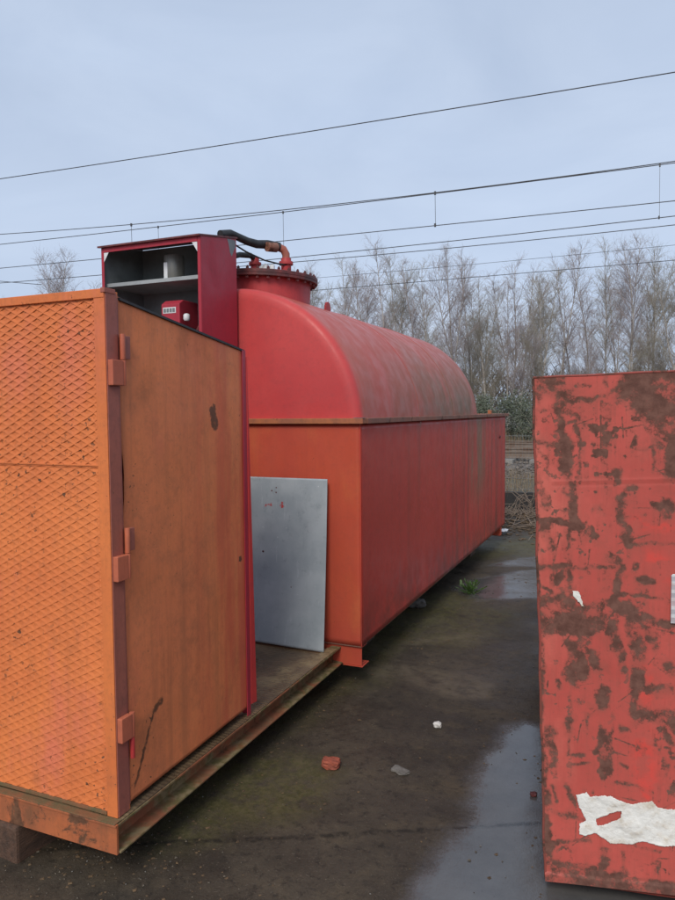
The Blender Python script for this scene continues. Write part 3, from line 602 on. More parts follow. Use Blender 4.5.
# ================================================================== red rusted container on the right
RUST = [[[[.003,1.714],[.05,1.694]],.0364],[[[.026,1.734],[.027,1.665]],.025],[[[.032,1.655],[.037,1.567],[.052,1.469],[.067,1.371],[.077,1.282]],.0109],[[[.064,1.679],[.133,1.683],[.196,1.707],[.249,1.729]],.0064],[[[.258,1.72],[.377,1.746]],.0364],[[[.276,1.682],[.378,1.661]],.0318],[[[.312,1.643],[.379,1.596]],.0273],[[[.348,1.586],[.381,1.52]],.0182],[[[.214,1.701],[.276,1.719]],.0205],[[[.277,1.644],[.336,1.53]],.0041],[[[.313,1.586],[.315,1.453]],.0023],[[[.365,1.567],[.378,1.435]],.0205],[[[.092,1.616],[.094,1.42]],.0018],[[[-.044,1.651],[.022,1.644],[.097,1.645],[.104,1.621],[.06,1.611]],.0041],[[[-.043,1.547],[-.005,1.528],[.033,1.528]],.0055],[[[-.049,1.755],[-.04,1.418],[-.029,.914]],.0041],[[[-.0,1.518],[.001,1.419]],.0014],[[[-.033,1.512],[-.005,1.478]],.0027],[[[-.032,1.273],[.035,1.28],[.1,1.271]],.0059],[[[-.022,1.263],[.021,1.195]],.0109],[[[-.031,1.127],[.069,1.137]],.005],[[[.068,1.281],[.069,1.132],[.065,1.022]],.0041],[[[.232,1.355],[.245,1.229]],.0118],[[[.237,1.305],[.299,1.309]],.0027],[[[.238,1.224],[.309,1.227],[.386,1.218]],.0036],[[[.249,1.392],[.267,1.395]],.0091],[[[.334,1.339],[.369,1.34]],.0091],[[[.351,1.358],[.356,1.311]],.0045],[[[.213,1.452],[.216,1.408]],.0073],[[[.084,1.533],[.102,1.53]],.0064],[[[.139,1.535],[.14,1.53]],.0041],[[[.252,1.543],[.283,1.529],[.322,1.534]],.0032],[[[.322,1.534],[.336,1.525]],.0032],[[[.08,1.219],[.082,1.216]],.0041],[[[.221,1.14],[.22,1.057]],.0082],[[[.231,1.054],[.347,1.048]],.0027],[[[.289,1.1],[.32,1.102]],.0073],[[[.087,1.728],[.123,1.727]],.0045],[[[.168,1.76],[.171,1.717]],.0036],[[[-.035,1.764],[.377,1.774]],.0032],[[[-.02,.996],[.056,1.011]],.0205],[[[-.02,.945],[.15,.968]],.0318],[[[.085,.983],[.204,1.031]],.0114],[[[.223,1.032],[.304,.959]],.0136],[[[-.016,1.062],[.037,1.02]],.0045],[[[.078,1.133],[.203,1.139]],.0018],[[[.304,.979],[.375,.965]],.0082],[[[.196,.971],[.196,.931]],.0082],[[[-.012,.922],[.145,.939]],.0155],[[[.073,.871],[.083,.756]],.0155],[[[.102,.832],[.113,.78]],.0164],[[[.146,.846],[.165,.806]],.0182],[[[.211,.965],[.232,.812]],.0109],[[[.274,.97],[.278,.652]],.0136],[[[.309,.962],[.329,.893]],.0118],[[[.322,.739],[.377,.739]],.02],[[[.309,.655],[.351,.655]],.02],[[[.366,.835],[.385,.806]],.01],[[[.37,.621],[.389,.572]],.0073],[[[.171,.739],[.174,.671]],.0118],[[[.184,.573],[.166,.523]],.0059],[[[.127,.645],[.129,.626]],.005],[[[.07,.612],[.07,.57]],.0082],[[[.071,.766],[.074,.49]],.0018],[[[.081,.491],[.125,.501]],.0023],[[[.076,.456],[.145,.476]],.0018],[[[.232,.427],[.308,.404]],.0041],[[[.013,.306],[.147,.287]],.0041],[[[.067,.387],[.098,.322]],.0045],[[[.025,.376],[.03,.333]],.0036],[[[-.021,.948],[-.013,.597],[-.002,.307],[.006,.057]],.0045],[[[-.003,.35],[.007,.199]],.01],[[[.003,.177],[.008,.057]],.0136],[[[.011,.183],[.069,.188],[.143,.213]],.0036],[[[.182,.191],[.18,.131]],.0109],[[[.01,.091],[.256,.107]],.01],[[[.03,.11],[.149,.115]],.0082],[[[.237,.189],[.244,.132]],.0045],[[[.268,.223],[.353,.206]],.0036],[[[.254,.25],[.287,.245]],.0036],[[[.034,.741],[.036,.725]],.0055],[[[.241,.491],[.26,.478]],.0032],[[[.244,.601],[.254,.597]],.0055]]
REDP = [[[[.33,.842],[.335,.802]],.0328],[[[.308,.717],[.323,.688]],.0234],[[[.306,.582],[.317,.439]],.0422],[[[.27,.411],[.327,.377]],.0188],[[[.006,.599],[.011,.584]],.0094],[[[.282,1.289],[.385,1.274]],.0273],[[[.319,1.175],[.364,1.138]],.0409]]
PAPER = [[.097,.365],[.131,.38],[.141,.366],[.204,.38],[.243,.365],[.271,.359],[.332,.38],[.351,.36],[.4,.36],[.438,.361],[.44,.237],[.402,.236],[.348,.232],[.306,.236],[.268,.219],[.206,.213],[.162,.241],[.133,.225],[.108,.227],[.108,.264],[.132,.279],[.107,.323]]
HOLE = [[.162,.289],[.2,.314],[.238,.331],[.236,.309],[.196,.282],[.167,.271]]
SCRAP = [[.079,1.053],[.098,1.056],[.106,1.032],[.118,1.0],[.108,1.002],[.094,1.022],[.081,1.033]]
STICK = [[.375,1.126],[.407,1.131],[.41,.966],[.374,.967]]
BYAW = R(7.4); bd = Vector((math.cos(BYAW), math.sin(BYAW), 0)); bn = Vector((-bd.y, bd.x, 0)); B0 = Vector((-.272, 2.388, 0))
def bp(s, z, d=0.): return B0 + bd*s + bn*d + Vector((0, 0, z))
box = thing('steel_container', tuple(bp(.7, .04, .8)), 'tall dented red steel container with brown rust patches and torn white paper', 'container')
WID, DEP, ZLO = 1.55, 1.9, .05
def flare(z): return -.051*(z-.05)/1.705
def ztop(s): return 1.757 + .028*s
def zlow(s): return .050 + .062*s if s < .5 else .081 + .0*s
nu, nv = 330, 560
s_lin = np.concatenate([np.linspace(0, .55, 230), np.linspace(.56, WID, 60)]); v_lin = np.linspace(0, 1, nv)
S_, V_ = np.meshgrid(s_lin, v_lin)
zl = np.where(S_ < .5, .050+.062*S_, .081); zt = 1.757+.028*S_
Z_ = zl + V_*(zt-zl); SS = S_ + flare(Z_)*(1-S_/WID) + (S_/WID)*.051*(Z_-.05)/1.705
jag = .006*(fbm(Z_, Z_*0, 9, 90)-.5)*np.clip(1-S_/.03, 0, 1); SS = SS + jag
dent = .016*(fbm(SS, Z_, 2.6, 91)-.5)*np.clip(np.minimum(V_, 1-V_)*8, 0, 1)*np.clip(S_*10, 0, 1)
# weld seam step and lower lip, pressed into the sheet
seam_z = 1.412+.048*SS
dent = dent - .0010*np.exp(-((Z_-seam_z)/.004)**2)*(S_ > .05) + .0008*np.exp(-((Z_-seam_z+.014)/.004)**2)*(S_ > .05)
dent = dent - .006*(1-sstep(Z_-(zl+.026), 0, .004))
P = [B0.x + bd.x*SS + bn.x*dent, B0.y + bd.y*SS + bn.y*dent, Z_]
o_ = box.location
bme = grid_mesh('front_plate', P[0]-o_.x, P[1]-o_.y, P[2]-o_.z)
rw = np.zeros_like(SS)
wx1 = .045*(fbm(SS, Z_, 13, 95, 5)-.5)+.012*(fbm(SS, Z_, 60, 96, 3)-.5); wz1 = .050*(fbm(SS, Z_, 11, 97, 5)-.5)+.012*(fbm(SS, Z_, 60, 98, 3)-.5)
for pts, hw in RUST:
    pp = list(pts)
    d = sdist(SS + wx1*min(1.3, .6+hw*50), Z_ + wz1*min(1.3, .6+hw*50), [tuple(q) for q in pp])
    rw = np.maximum(rw, (1-sstep(d, hw*.2, hw*(1.9 if hw > .007 else 1.5)+.011))*(1. if hw > .0045 else .66))
# the part of the face beyond the frame is as worn
rw = np.maximum(rw, sstep(fbm(SS, Z_, 3.0, 99, 6), .56, .66)*(SS > .43))
for q in range(70):
    r9 = random.Random(900+q); sx_, sz_, an, ln = r9.uniform(0, .5), r9.uniform(.1, 1.7), r9.choice((0., .25, 1.5, 1.57, -.5, .8))+r9.gauss(0, .15), r9.uniform(.02, .11)
    rw = np.maximum(rw, r9.uniform(.5, .9)*(1-sstep(sdist(SS, Z_, [(sx_, sz_), (sx_+math.cos(an)*ln, sz_+math.sin(an)*ln)]), .0005, .0042)))
rw = np.maximum(rw, .9*sstep(fbm(SS, Z_, 34, 107, 4), .62, .72)*sstep(fbm(SS, Z_, 5, 108, 3), .4, .6))
rw = np.maximum(rw, .75*sstep(fbm(SS*1.1, Z_*.7, 15, 101, 5), .58, .70)*sstep(fbm(SS, Z_, 4, 102, 3), .42, .6))
lipm = .8*(1-sstep(Z_-(zl+.03), -.004, .03)) ; rw = np.maximum(rw, lipm)
run = rw.copy(); colr = .86+.10*fbm(SS[:1]*1., SS[:1]*0, 70, 141, 3)
for i in range(nv-2, -1, -1): run[i] = np.maximum(run[i], run[i+1]*np.where(colr[0] > .915, .985, .90))
rw = np.maximum(rw, run*.42)
rw = np.clip(rw*(.05+1.15*fbm(SS, Z_, 17, 103, 5)), 0, 1)
rd = np.zeros_like(SS)
for pts, hw in REDP: rd = np.maximum(rd, 1-sstep(sdist(SS, Z_, [tuple(q) for q in pts])+.03*(fbm(SS, Z_, 12, 105)-.5), hw*.2, hw*1.35))
rd *= .8*sstep(fbm(SS, Z_, 22, 106, 5), .42, .60)
set_attr(bme, 'wear', rw); set_attr(bme, 'fresh', rd)
def fresh(n, c, r):
    c2 = n.mix(n.math('MULTIPLY', n.math('MULTIPLY', n.attr('fresh'), n.math('SUBTRACT', 1., r)), n.rng(n.noise(20, 5, .7),   .3, .6, .25, 1.)), c, (.68, .070, .052)); return c2, r
M['box'] = paint('chalky_red_paint', (.54, .096, .074), (.47, .080, .062), rust=(.082, .042, .031), rust_at=.70, speck_at=.62, streak=.18, dirt=(.30, .085, .062), rough=.6, wear=True, wave=.08, alt2=(.62, .15, .11), extra=fresh, speck_scale=30)
bme.materials.append(M['box'])
fp = bpy.data.objects.new('front_plate', bme); col.objects.link(fp); fp.parent = box
M['boxside'] = paint('rusty_red_side', (.34, .07, .055), (.22, .065, .045), rust_at=.50, streak=.4, dirt=(.11, .055, .04), rough=.65, rust=(.07, .036, .026))
mb = MB()
def quad(a, b, c_, d_): mb.add([a, b, c_, d_], [(0, 1, 2, 3)])
T0, T1 = bp(-.0505, 1.756, .004), bp(WID+.05, 1.80, .004); L0, L1 = bp(.001, .051, .004), bp(WID, .082, .004)
T0b, T1b, L0b, L1b = [q + bn*DEP for q in (T0, T1, L0, L1)]
mb.add([L0, L1, T1, T0, L0b, L1b, T1b, T0b], [(0, 4, 7, 3), (1, 2, 6, 5), (4, 5, 6, 7), (3, 7, 6, 2), (0, 1, 5, 4)])
obj('shell', mb, M['boxside'], box)
edge = MB().tube([bp(flare(z)+.001+.003*math.sin(z*9)*math.sin(z*23), z, .002) for z in np.linspace(.055, 1.752, 30)], .0045, 8)
obj('corner_bead', edge, M['boxside'], box, smooth=True)
obj('top_bead', MB().tube([bp(-.05+k*(WID+.1)/20, 1.757+.028*(k*(WID+.1)/20-.05)+.001*math.sin(k*2.1), .002) for k in range(21)], .004, 8), M['boxside'], box, smooth=True)
for s in (.35, 1.25):
    for d in (.3, 1.6): obj('foot', MB().add([bp(s-.06, -.02, d-.06), bp(s+.06, -.02, d-.06), bp(s+.06, -.02, d+.06), bp(s-.06, -.02, d+.06), bp(s-.06, .09, d-.06), bp(s+.06, .09, d-.06), bp(s+.06, .09, d+.06), bp(s-.06, .09, d+.06)], [(0, 3, 2, 1), (4, 5, 6, 7), (0, 1, 5, 4), (1, 2, 6, 5), (2, 3, 7, 6), (3, 0, 4, 7)]), M['boxside'], box)
# torn paper and scraps, glued to the plate (thin crinkled sheets following it)
M['paper'] = plain('dirty_white_paper', (.80, .78, .72), (.50, .38, .24), 13, .7, .8, .005, lo=.44, hi=.78)
def paper(poly, hole, nm, mt, st=.004, lift=.0018, jagk=.004):
    xs = [p[0] for p in poly]; zs = [p[1] for p in poly]
    gx_ = np.arange(min(xs)-.01, max(xs)+.01, st); gz_ = np.arange(min(zs)-.01, max(zs)+.01, st); X, Z = np.meshgrid(gx_, gz_)
    jx = X + jagk*2*(fbm(X, Z, 90, 111)-.5)+jagk*3*(fbm(X, Z, 22, 112)-.5); jz = Z + jagk*2*(fbm(X, Z, 90, 113)-.5)+jagk*3.5*(fbm(X, Z, 22, 114)-.5)
    ins = inpoly(jx, jz, poly)
    if hole: ins &= ~inpoly(jx, jz, hole)
    # follow the plate surface under the paper
    dn = .016*(fbm(X, Z, 2.6, 91)-.5)*np.clip(np.minimum((Z-.06)/1.7, 1)*8, 0, 1)*np.clip(X*10, 0, 1)
    D = dn - lift - .0035*np.abs(fbm(X, Z, 14, 115)-.5)*2.5 - .0015*fbm(X*2, Z, 40, 116, 2) - .003*sstep(fbm(X, Z, 9, 117), .52, .7)
    vid = {}; mb = MB()
    hgt_, wd_ = X.shape
    def vv(i, j):
        if (i, j) not in vid: vid[(i, j)] = len(mb.v); mb.v.append(tuple(bp(X[i, j], Z[i, j], D[i, j])))
        return vid[(i, j)]
    for i in range(hgt_-1):
        for j in range(wd_-1):
            if ins[i, j] and ins[i+1, j] and ins[i, j+1] and ins[i+1, j+1]: mb.f.append((vv(i, j), vv(i, j+1), vv(i+1, j+1), vv(i+1, j)))
    ob = obj(nm, mb, mt, box, smooth=True); ob.modifiers.new('t', 'SOLIDIFY').thickness = .0006; return ob
tag(paper(PAPER, HOLE, 'torn_paper', M['paper'], .002, jagk=.0025), 'torn white paper remnant low on the rusty red plate')
tag(paper(SCRAP, None, 'paper_scrap', M['paper'], .002, .003, .002), 'small white paper scrap near the left edge of the plate')
n = Nodes('faded_striped_sticker'); sx = n.n('SeparateXYZ'); n.l(n.co, sx.inputs[0])
stp = n.rng(n.math('FRACT', n.math('MULTIPLY', sx.outputs['Z'], 38.)), .35, .5)
M['stick'] = n.fin(n.mix(n.rng(n.noise(30, 5), .4, .65, 0, .5), n.mix(stp, (.62, .62, .62), (.42, .40, .42)), (.5, .3, .28)), .5)
paper(STICK, None, 'faded_sticker', M['stick'], .003, .003, .0015)

# ================================================================== things lying on the ground
import bisect
_gx, _gy = gx.tolist(), gy.tolist()
def gz(x, y):
    i = min(max(bisect.bisect_right(_gx, x)-1, 0), len(_gx)-2); j = min(max(bisect.bisect_right(_gy, y)-1, 0), len(_gy)-2)
    a = (x-_gx[i])/(_gx[i+1]-_gx[i]); c = (y-_gy[j])/(_gy[j+1]-_gy[j])
    return float((GZ[j, i]*(1-a)+GZ[j, i+1]*a)*(1-c)+(GZ[j+1, i]*(1-a)+GZ[j+1, i+1]*a)*c)
M['brick'] = plain('wet_red_brick', (.36, .085, .045), (.24, .065, .04), 30, .75, .8, .004)
M['stone_w'] = plain('white_stone', (.72, .70, .66), (.55, .53, .5), 20, .7)
M['stone_g'] = plain('grey_concrete_chip', (.20, .185, .165), (.13, .12, .105), 30, .8, .8, .004)
def chunk(name, x, y, dims, rz, mt, sd, lab, cat, sub=2, power=5.):
    bm = bmesh.new(); bmesh.ops.create_icosphere(bm, subdivisions=sub, radius=1); rr = random.Random(sd); mb = MB(); rot = Matrix.Rotation(R(rz), 3, 'Z')
    for v in bm.verts:
        d = v.co.normalized(); k = (abs(d.x)**power+abs(d.y)**power+abs(d.z)**power)**(-1/power)
        q = Vector((d.x*k*dims[0], d.y*k*dims[1], d.z*k*dims[2]))*(1+.22*(mnoise.noise(d*2.3+Vector((sd, 0, 0))))+rr.uniform(-.035, .035))
        q = rot @ q; mb.v.append((x+q.x, y+q.y, gz(x, y)+dims[2]*.86+q.z))
    mb.f = [tuple(q.index for q in f.verts) for f in bm.faces]; bm.free()
    return tag(obj(name, mb, mt, None, origin=(x, y, gz(x, y))), lab, cat)
chunk('brick_fragment', -1.295, 2.90, (.040, .030, .021), 12, M['brick'], 3, 'small red brick fragment lying on the wet dark ground', 'brick', 3, 8)
chunk('concrete_chip', -.985, 2.985, (.042, .026, .006), -20, M['stone_g'], 5, 'flat pale grey concrete chip on the ground right of the brick fragment', 'chip', 3)
chunk('white_stone', -.945, 3.485, (.021, .018, .015), 5, M['stone_w'], 8, 'bright white pebble on the dark ground above the puddle', 'stone')
chunk('pale_stone', -1.70, 5.60, (.075, .05, .035), 25, M['stone_g'], 9, 'pale rounded stone lying beside the shadow under the tank side', 'stone', 3)
chunk('dark_pebble', -.392, 3.0, (.014, .012, .009), 5, M['darksteel'], 12, 'tiny dark pebble lying in the near puddle beside the container', 'stone')
M['litter'] = plain('white_wrapper', (.72, .72, .72), (.5, .5, .5), 12, .5)
lit = MB(); X, Y = np.meshgrid(np.linspace(-.09, .09, 14), np.linspace(-.06, .06, 10))
Zl = .03+.05*fbm(X, Y, 22, 131)
for i in range(10):
    for j in range(14): lit.v.append((-1.66+X[i, j], 9.3+Y[i, j], gz(-1.66, 9.3)+Zl[i, j]))
lit.f = [(i*14+j, i*14+j+1, i*14+j+15, i*14+j+14) for i in range(9) for j in range(13)]
lo_ = tag(obj('plastic_wrapper', lit, M['litter'], None, origin=(-1.66, 9.3, gz(-1.66, 9.3))), 'crumpled white plastic wrapper in the litter behind the tank', 'litter'); lo_.modifiers.new('t', 'SOLIDIFY').thickness = .004
# weed growing by the far puddle
M['weed'] = plain('weed_green', (.045, .10, .018), (.075, .13, .03), 14, .55)
wd = thing('weed', (-1.36, 6.18, gz(-1.36, 6.18)), 'little green weed growing on wet ground near the tank side', 'weed')
lf = MB(); st_ = MB()
for k in range(46):
    a = random.uniform(0, 6.28); e = random.uniform(.25, 1.25); L = random.uniform(.05, .13); d = Vector((math.cos(a)*math.cos(e), math.sin(a)*math.cos(e), math.sin(e)))
    p0 = Vector((-1.36+random.uniform(-.03, .03), 6.18+random.uniform(-.03, .03), wd.location.z)); p1 = p0+d*L
    st_.tube([p0, (p0+p1)/2+Vector((0, 0, .006)), p1], .0016, 4)
    for q in range(3):
        c0 = p0.lerp(p1, .5+.25*q); s = Vector((-math.sin(a+q), math.cos(a+q), random.uniform(-.3, .3)))*random.uniform(.012, .02); d2 = (d+s*12).normalized()*.035
        lf.add([c0, c0+d2*.5+s*.6, c0+d2, c0+d2*.5-s*.6], [(0, 1, 2, 3)])
obj('stem', st_, M['weed'], wd); obj('leaves', lf, M['weed'], wd)
# grit, leaf crumbs and twigs too small to count
def scatter(name, mt, n_, region, rlo, rhi, sq, lab):
    mb = MB()
    for k in range(n_):
        x, y = region(); r = random.uniform(rlo, rhi)*random.random()**.6+rlo
        z = gz(x, y)
        rr = random.Random(k); vs = []
        for (a, b, c_) in ((1, 0, 0), (-1, 0, 0), (0, 1, 0), (0, -1, 0), (0, 0, 1), (0, 0, -1)):
            f = rr.uniform(.6, 1.2); vs.append((x+a*r*f+rr.uniform(-.3, .3)*r, y+b*r*f+rr.uniform(-.3, .3)*r, z+r*sq*.6+c_*r*sq*f))
        mb.add(vs, [(0, 2, 4), (2, 1, 4), (1, 3, 4), (3, 0, 4), (2, 0, 5), (1, 2, 5), (3, 1, 5), (0, 3, 5)])
    return tag(obj(name, mb, mt), lab, 'gravel', kind='stuff')
M['grit'] = plain('mixed_grit', (.13, .105, .075), (.05, .04, .03), 60, .8, lo=.4, hi=.6)
M['leafcrumb'] = plain('dead_leaf', (.16, .10, .05), (.07, .045, .025), 40, .75, lo=.4, hi=.6)
def rg1(): 
    t = random.random()
    if t < .45: return random.gauss(-1.85, .28), random.gauss(1.98, .16)
    if t < .75: return random.uniform(-1.9, -.2), random.uniform(2., 6.)
    return random.uniform(-1.75, -1.0), 3.6+random.random()**.7*4.5
scatter('grit', M['grit'], 520, rg1, .0018, .006, .7, 'scattered grit and chips on the wet ground')
scatter('leaf_crumbs', M['leafcrumb'], 420, rg1, .003, .009, .22, 'dead leaf crumbs scattered on the wet ground')
scatter('pale_grit', M['stone_g'], 40, rg1, .002, .0045, .8, 'pale specks of grit on the wet ground')
def rg3():
    t = random.random()
    if t < .6: return -1.62+random.gauss(0, .1), random.uniform(2.0, 8.8)
    if t < .65: return -.30+random.gauss(0, .07)-.02, random.uniform(2.5, 4.4)
    return random.uniform(-1.6, -.5), random.uniform(5.5, 9.2)
scatter('edge_litter', M['leafcrumb'], 650, rg3, .003, .010, .25, 'leaf scraps gathered along the tank and container bases')
def rg2(): return random.uniform(-3.2, .6), random.gauss(10.0, .45)
scatter('leaf_litter', M['leafcrumb'], 2600, rg2, .012, .035, .3, 'dead leaf litter heaped along the low dark wall')
# ================================================================== BACKGROUND: wall, fence, railway
M['wallc'] = plain('black_wet_concrete', (.016, .015, .015), (.035, .032, .030), 5, .7, .6, .01)
wl = thing('low_wall', (-1.5, 10.95, 0), 'low black concrete wall behind the leaf litter at the yard end', 'wall')
for i in range(7):
    x = -9+i*2.0; bx('wall_panel', (x+.004, x+1.996, 10.92, 11.0, -.05, .40+random.uniform(-.01, .01)), M['wallc'], wl, .008)
for i in range(8): bx('wall_post', (-9+i*2.0-.05, -9+i*2.0+.05, 10.895, 10.919, -.05, .43), M['wallc'], wl, .006)
M['wire'] = plain('galvanised_wire', (.30, .31, .31), (.2, .2, .2), 8, .5, metal=.4)
fe = thing('wire_fence', (-1.5, 11.06, .2), 'thin wire mesh fence standing behind the low black wall', 'fence')
for i in range(6):
    x = -8.2+i*2.5; obj('fence_post', MB().tube([(x, 11.06, 0), (x, 11.06, 1.36)], .022, 10), M['wire'], fe)
    if i < 5:
        mb = MB()
        for k in range(1, 50): mb.tube([(x+k*.05, 11.06, .22), (x+k*.05, 11.06, 1.28)], .0022, 3, False)
        for k in range(7): mb.tube([(x+.02, 11.055, .26+k*.165), (x+2.48, 11.055, .26+k*.165)], .003, 4, False)
        obj('mesh_panel', mb, M['wire'], fe)
# railway (turned slightly against the yard)
def ry(x, y0): return y0 + .05*x
M['ballast'] = plain('ballast_stone', (.19, .155, .125), (.09, .075, .062), 9, .85, lo=.4, hi=.6)
M['rail'] = plain('rusty_rail', (.16, .095, .06), (.24, .19, .15), 3, .5, metal=.3)
M['sleeper'] = plain('grey_sleeper', (.28, .26, .23), (.18, .165, .145), 4, .8)
bed = MB().add([(x, ry(x, yy), z) for x in (-60, 40) for yy, z in ((14.3, .28), (15.3, .50), (21.9, .50), (23.0, .28))], [(0, 1, 5, 4), (1, 2, 6, 5), (2, 3, 7, 6)])
tag(obj('track_bed', bed, M['ballast']), kind='structure')
mb = MB()
for k in range(5200):
    x = random.uniform(-7.5, .8); t = random.random(); yy = 14.25+random.random()**1.5*4.5; r = random.uniform(.02, .055)
    z = .28+min(1, max(0, (yy-14.3)/1.0))*.22
    rr = random.Random(k); vs = []
    for (a, b, c_) in ((1, 0, 0), (-1, 0, 0), (0, 1, 0), (0, -1, 0), (0, 0, 1), (0, 0, -1)):
        f = rr.uniform(.6, 1.2); vs.append((x+a*r*f, ry(x, yy)+b*r*f+rr.uniform(-.3, .3)*r, z+r*.3+c_*r*.8*f+rr.uniform(-.2, .2)*r))
    mb.add(vs, [(0, 2, 4), (2, 1, 4), (1, 3, 4), (3, 0, 4), (2, 0, 5), (1, 2, 5), (3, 1, 5), (0, 3, 5)])
tag(obj('ballast_stones', mb, M['ballast']), 'loose ballast stones of the railway seen through the fence', 'ballast', kind='stuff')
RP = [(-.06, 0), (.06, 0), (.06, .012), (.012, .03), (.012, .11), (.034, .12), (.034, .15), (-.034, .15), (-.034, .12), (-.012, .11), (-.012, .03), (-.06, .012)]
for t, yc, lab in ((0, 16.6, 'near railway track seen in the gap between tank and container'), (1, 20.6, 'far railway track below the evergreen shrub')):
    tr = thing('railway_track', (-3, ry(-3, yc), .5), lab, 'track', 'railway tracks')
    for s in (-.7175, .7175):
        mb = MB(); pr = [(a, .59+b) for a, b in RP]
        mb.add([(-60, ry(-60, yc)+s+a, b) for a, b in pr]+[(40, ry(40, yc)+s+a, b) for a, b in pr], [(i, i+12, (i+1) % 12+12, (i+1) % 12) for i in range(12)])
        obj('rail', mb, M['rail'], tr)
    s0 = None
    for k in range(16):
        x = -8.0+k*.6
        if s0 is None: s0 = obj('sleeper', MB().box(-.13, .13, -1.25, 1.25, .0, .12), M['sleeper'], None, .01); so_ = s0
        else: so_ = s0.copy(); col.objects.link(so_)
        so_.parent = tr; so_.location = (x+3, ry(x, yc)-ry(-3, yc), -.035)
# overhead lines
M['oh'] = plain('dark_copper_wire', (.05, .05, .055), (.08, .08, .085), 5, .5)
def wire_pts(y0, kps, ext=True):
    """points (x, z) -> smooth parabola through them, continued past the frame"""
    xs = np.array([p[0] for p in kps]); zs = np.array([p[1] for p in kps]); co = np.polyfit(xs, zs, 2 if len(kps) > 2 else 1)
    X = np.linspace(xs.min()-6, 8, 40); return [(x, ry(x, y0), float(np.polyval(co, x))) for x in X], co
def owire(y0, kps, r, lab):
    p, c_ = wire_pts(y0, kps); return tag(obj('overhead_wire', MB().tube(p, r, 5), M['oh'], None, origin=p[20]), lab, 'wire', 'overhead railway wires')
def sc(y, kps): return [(x*y/17, 1.65+(z-1.65)*y/17) for x, z in kps]
KA = [(-18.16, 8.88), (-7.11, 8.82), (.6, 8.84)]; KB1 = [(-18.23, 7.19), (-14.11, 7.08), (-5.73, 6.88), (.64, 6.98)]; KB2 = [(-18.25, 6.91), (-14.12, 6.86), (-8.63, 6.87), (-4.6, 6.9), (.64, 6.93)]
KC = [(-18.28, 6.18), (-14.14, 6.14), (-5.73, 6.13), (.65, 6.13)]; KD = [(-18.3, 5.72), (-14.16, 5.69), (-7.05, 5.68), (-3.52, 5.73), (.65, 5.81)]
KE = [(-7.06, 5.55), (-3.52, 5.56), (.66, 5.62)]; KF = [(-7.06, 4.8), (-3.52, 4.81), (.67, 4.87)]; KG = [(-1.71, 5.15), (.66, 5.19)]
owire(17, KA, .013, 'topmost single overhead wire crossing the open sky')
def catenary(y0, km, kc, drops, lab, rm=.011):
    p, cm = wire_pts(y0, km); q, cc = wire_pts(y0, kc)
    t = thing('catenary', p[20], lab, 'wires', 'overhead railway wires')
    obj('messenger_wire', MB().tube(p, rm, 5), M['oh'], t); obj('contact_wire', MB().tube(q, rm*.95, 5), M['oh'], t)
    for x in drops:
        a, b = float(np.polyval(cm, x)), float(np.polyval(cc, x)); y = ry(x, y0)
        mb = MB().tube([(x, y, a), (x+.01, y, b)], .0065, 4).box(x-.02, x+.02, y-.02, y+.02, a-.05, a+.03).box(x-.02, x+.02, y-.02, y+.02, b-.03, b+.05)
        obj('dropper', mb, M['oh'], t)
catenary(17, KB1, KC, (-13.38, -4.6, 5.2), 'upper pair of railway contact and carrier wires joined by thin droppers')
Y2 = 20.6
catenary(Y2, sc(Y2, KB2), sc(Y2, KD), [x*Y2/17 for x in (-12.48, -8.63, .34)], 'second pair of railway wires with a dropper near the right edge', .013)
owire(21.5, sc(21.5, KE), .012, 'thin wire running just below the lower contact wire')
owire(22.5, sc(22.5, [(-18.4, 4.75)]+KF), .010, 'lowest wire crossing in front of the birch tops')
owire(22, sc(22, [(-8, 5.1)]+KG), .006, 'faint wire between the two lowest wires over the birches')
for x, z, x2, z2 in ((-24.0, 6.93, -21.6, 6.6),):
    tag(obj('stay_wire', MB().tube([(x-3, ry(x-3, 21), z+.42), (x2+1, ry(x2+1, 21), z2-.12)], .012, 5), M['oh'], None, origin=(x, ry(x, 21), z)), 'short slanting stay wire above the cage top at the left edge', 'wire')

# ================================================================== trees
M['birch'] = None
n = Nodes('birch_bark')
c = n.mix(n.rng(n.noise(2, 5, .6), .35, .65), (.52, .47, .42), (.32, .28, .24))
c = n.mix(n.rng(n.noise(1., 6, .7, n.map((3, 3, 14))), .58, .66), c, (.05, .043, .04))
M['birch'] = n.fin(c, .75, n.noise(20, 5), .4, .01)
M['twig'] = plain('purple_brown_twig', (.31, .26, .25), (.40, .34, .325), 1.3, .8)
M['twig2'] = plain('olive_brown_twig', (.30, .265, .215), (.38, .34, .275), 1.3, .8)
def tubes_np(segs, sides=3):
    """segs: list of (pts Nx3, r0, r1) -> verts, faces"""
    V, F = [], []; k = 0
    for pts, r0, r1 in segs:
        n_ = len(pts); d = pts[-1]-pts[0]; d = d/(np.linalg.norm(d)+1e-9)
        a = np.cross(d, (0, 0, 1.) if abs(d[2]) < .9 else (1., 0, 0)); a /= np.linalg.norm(a); b = np.cross(d, a)
        for i in range(n_):
            r = r0+(r1-r0)*i/(n_-1)
            for j in range(sides):
                t = 2*math.pi*j/sides; V.append(pts[i]+(a*math.cos(t)+b*math.sin(t))*r)
        for i in range(n_-1):
            for j in range(sides): F.append((k+i*sides+j, k+i*sides+(j+1) % sides, k+(i+1)*sides+(j+1) % sides, k+(i+1)*sides+j))
        k += n_*sides
    return np.array(V), F
def raw_mesh(name, V, F, mt):
    me = bpy.data.meshes.new(name); me.from_pydata(V.tolist() if hasattr(V, 'tolist') else V, [], F); me.update(); me.materials.append(mt); return me
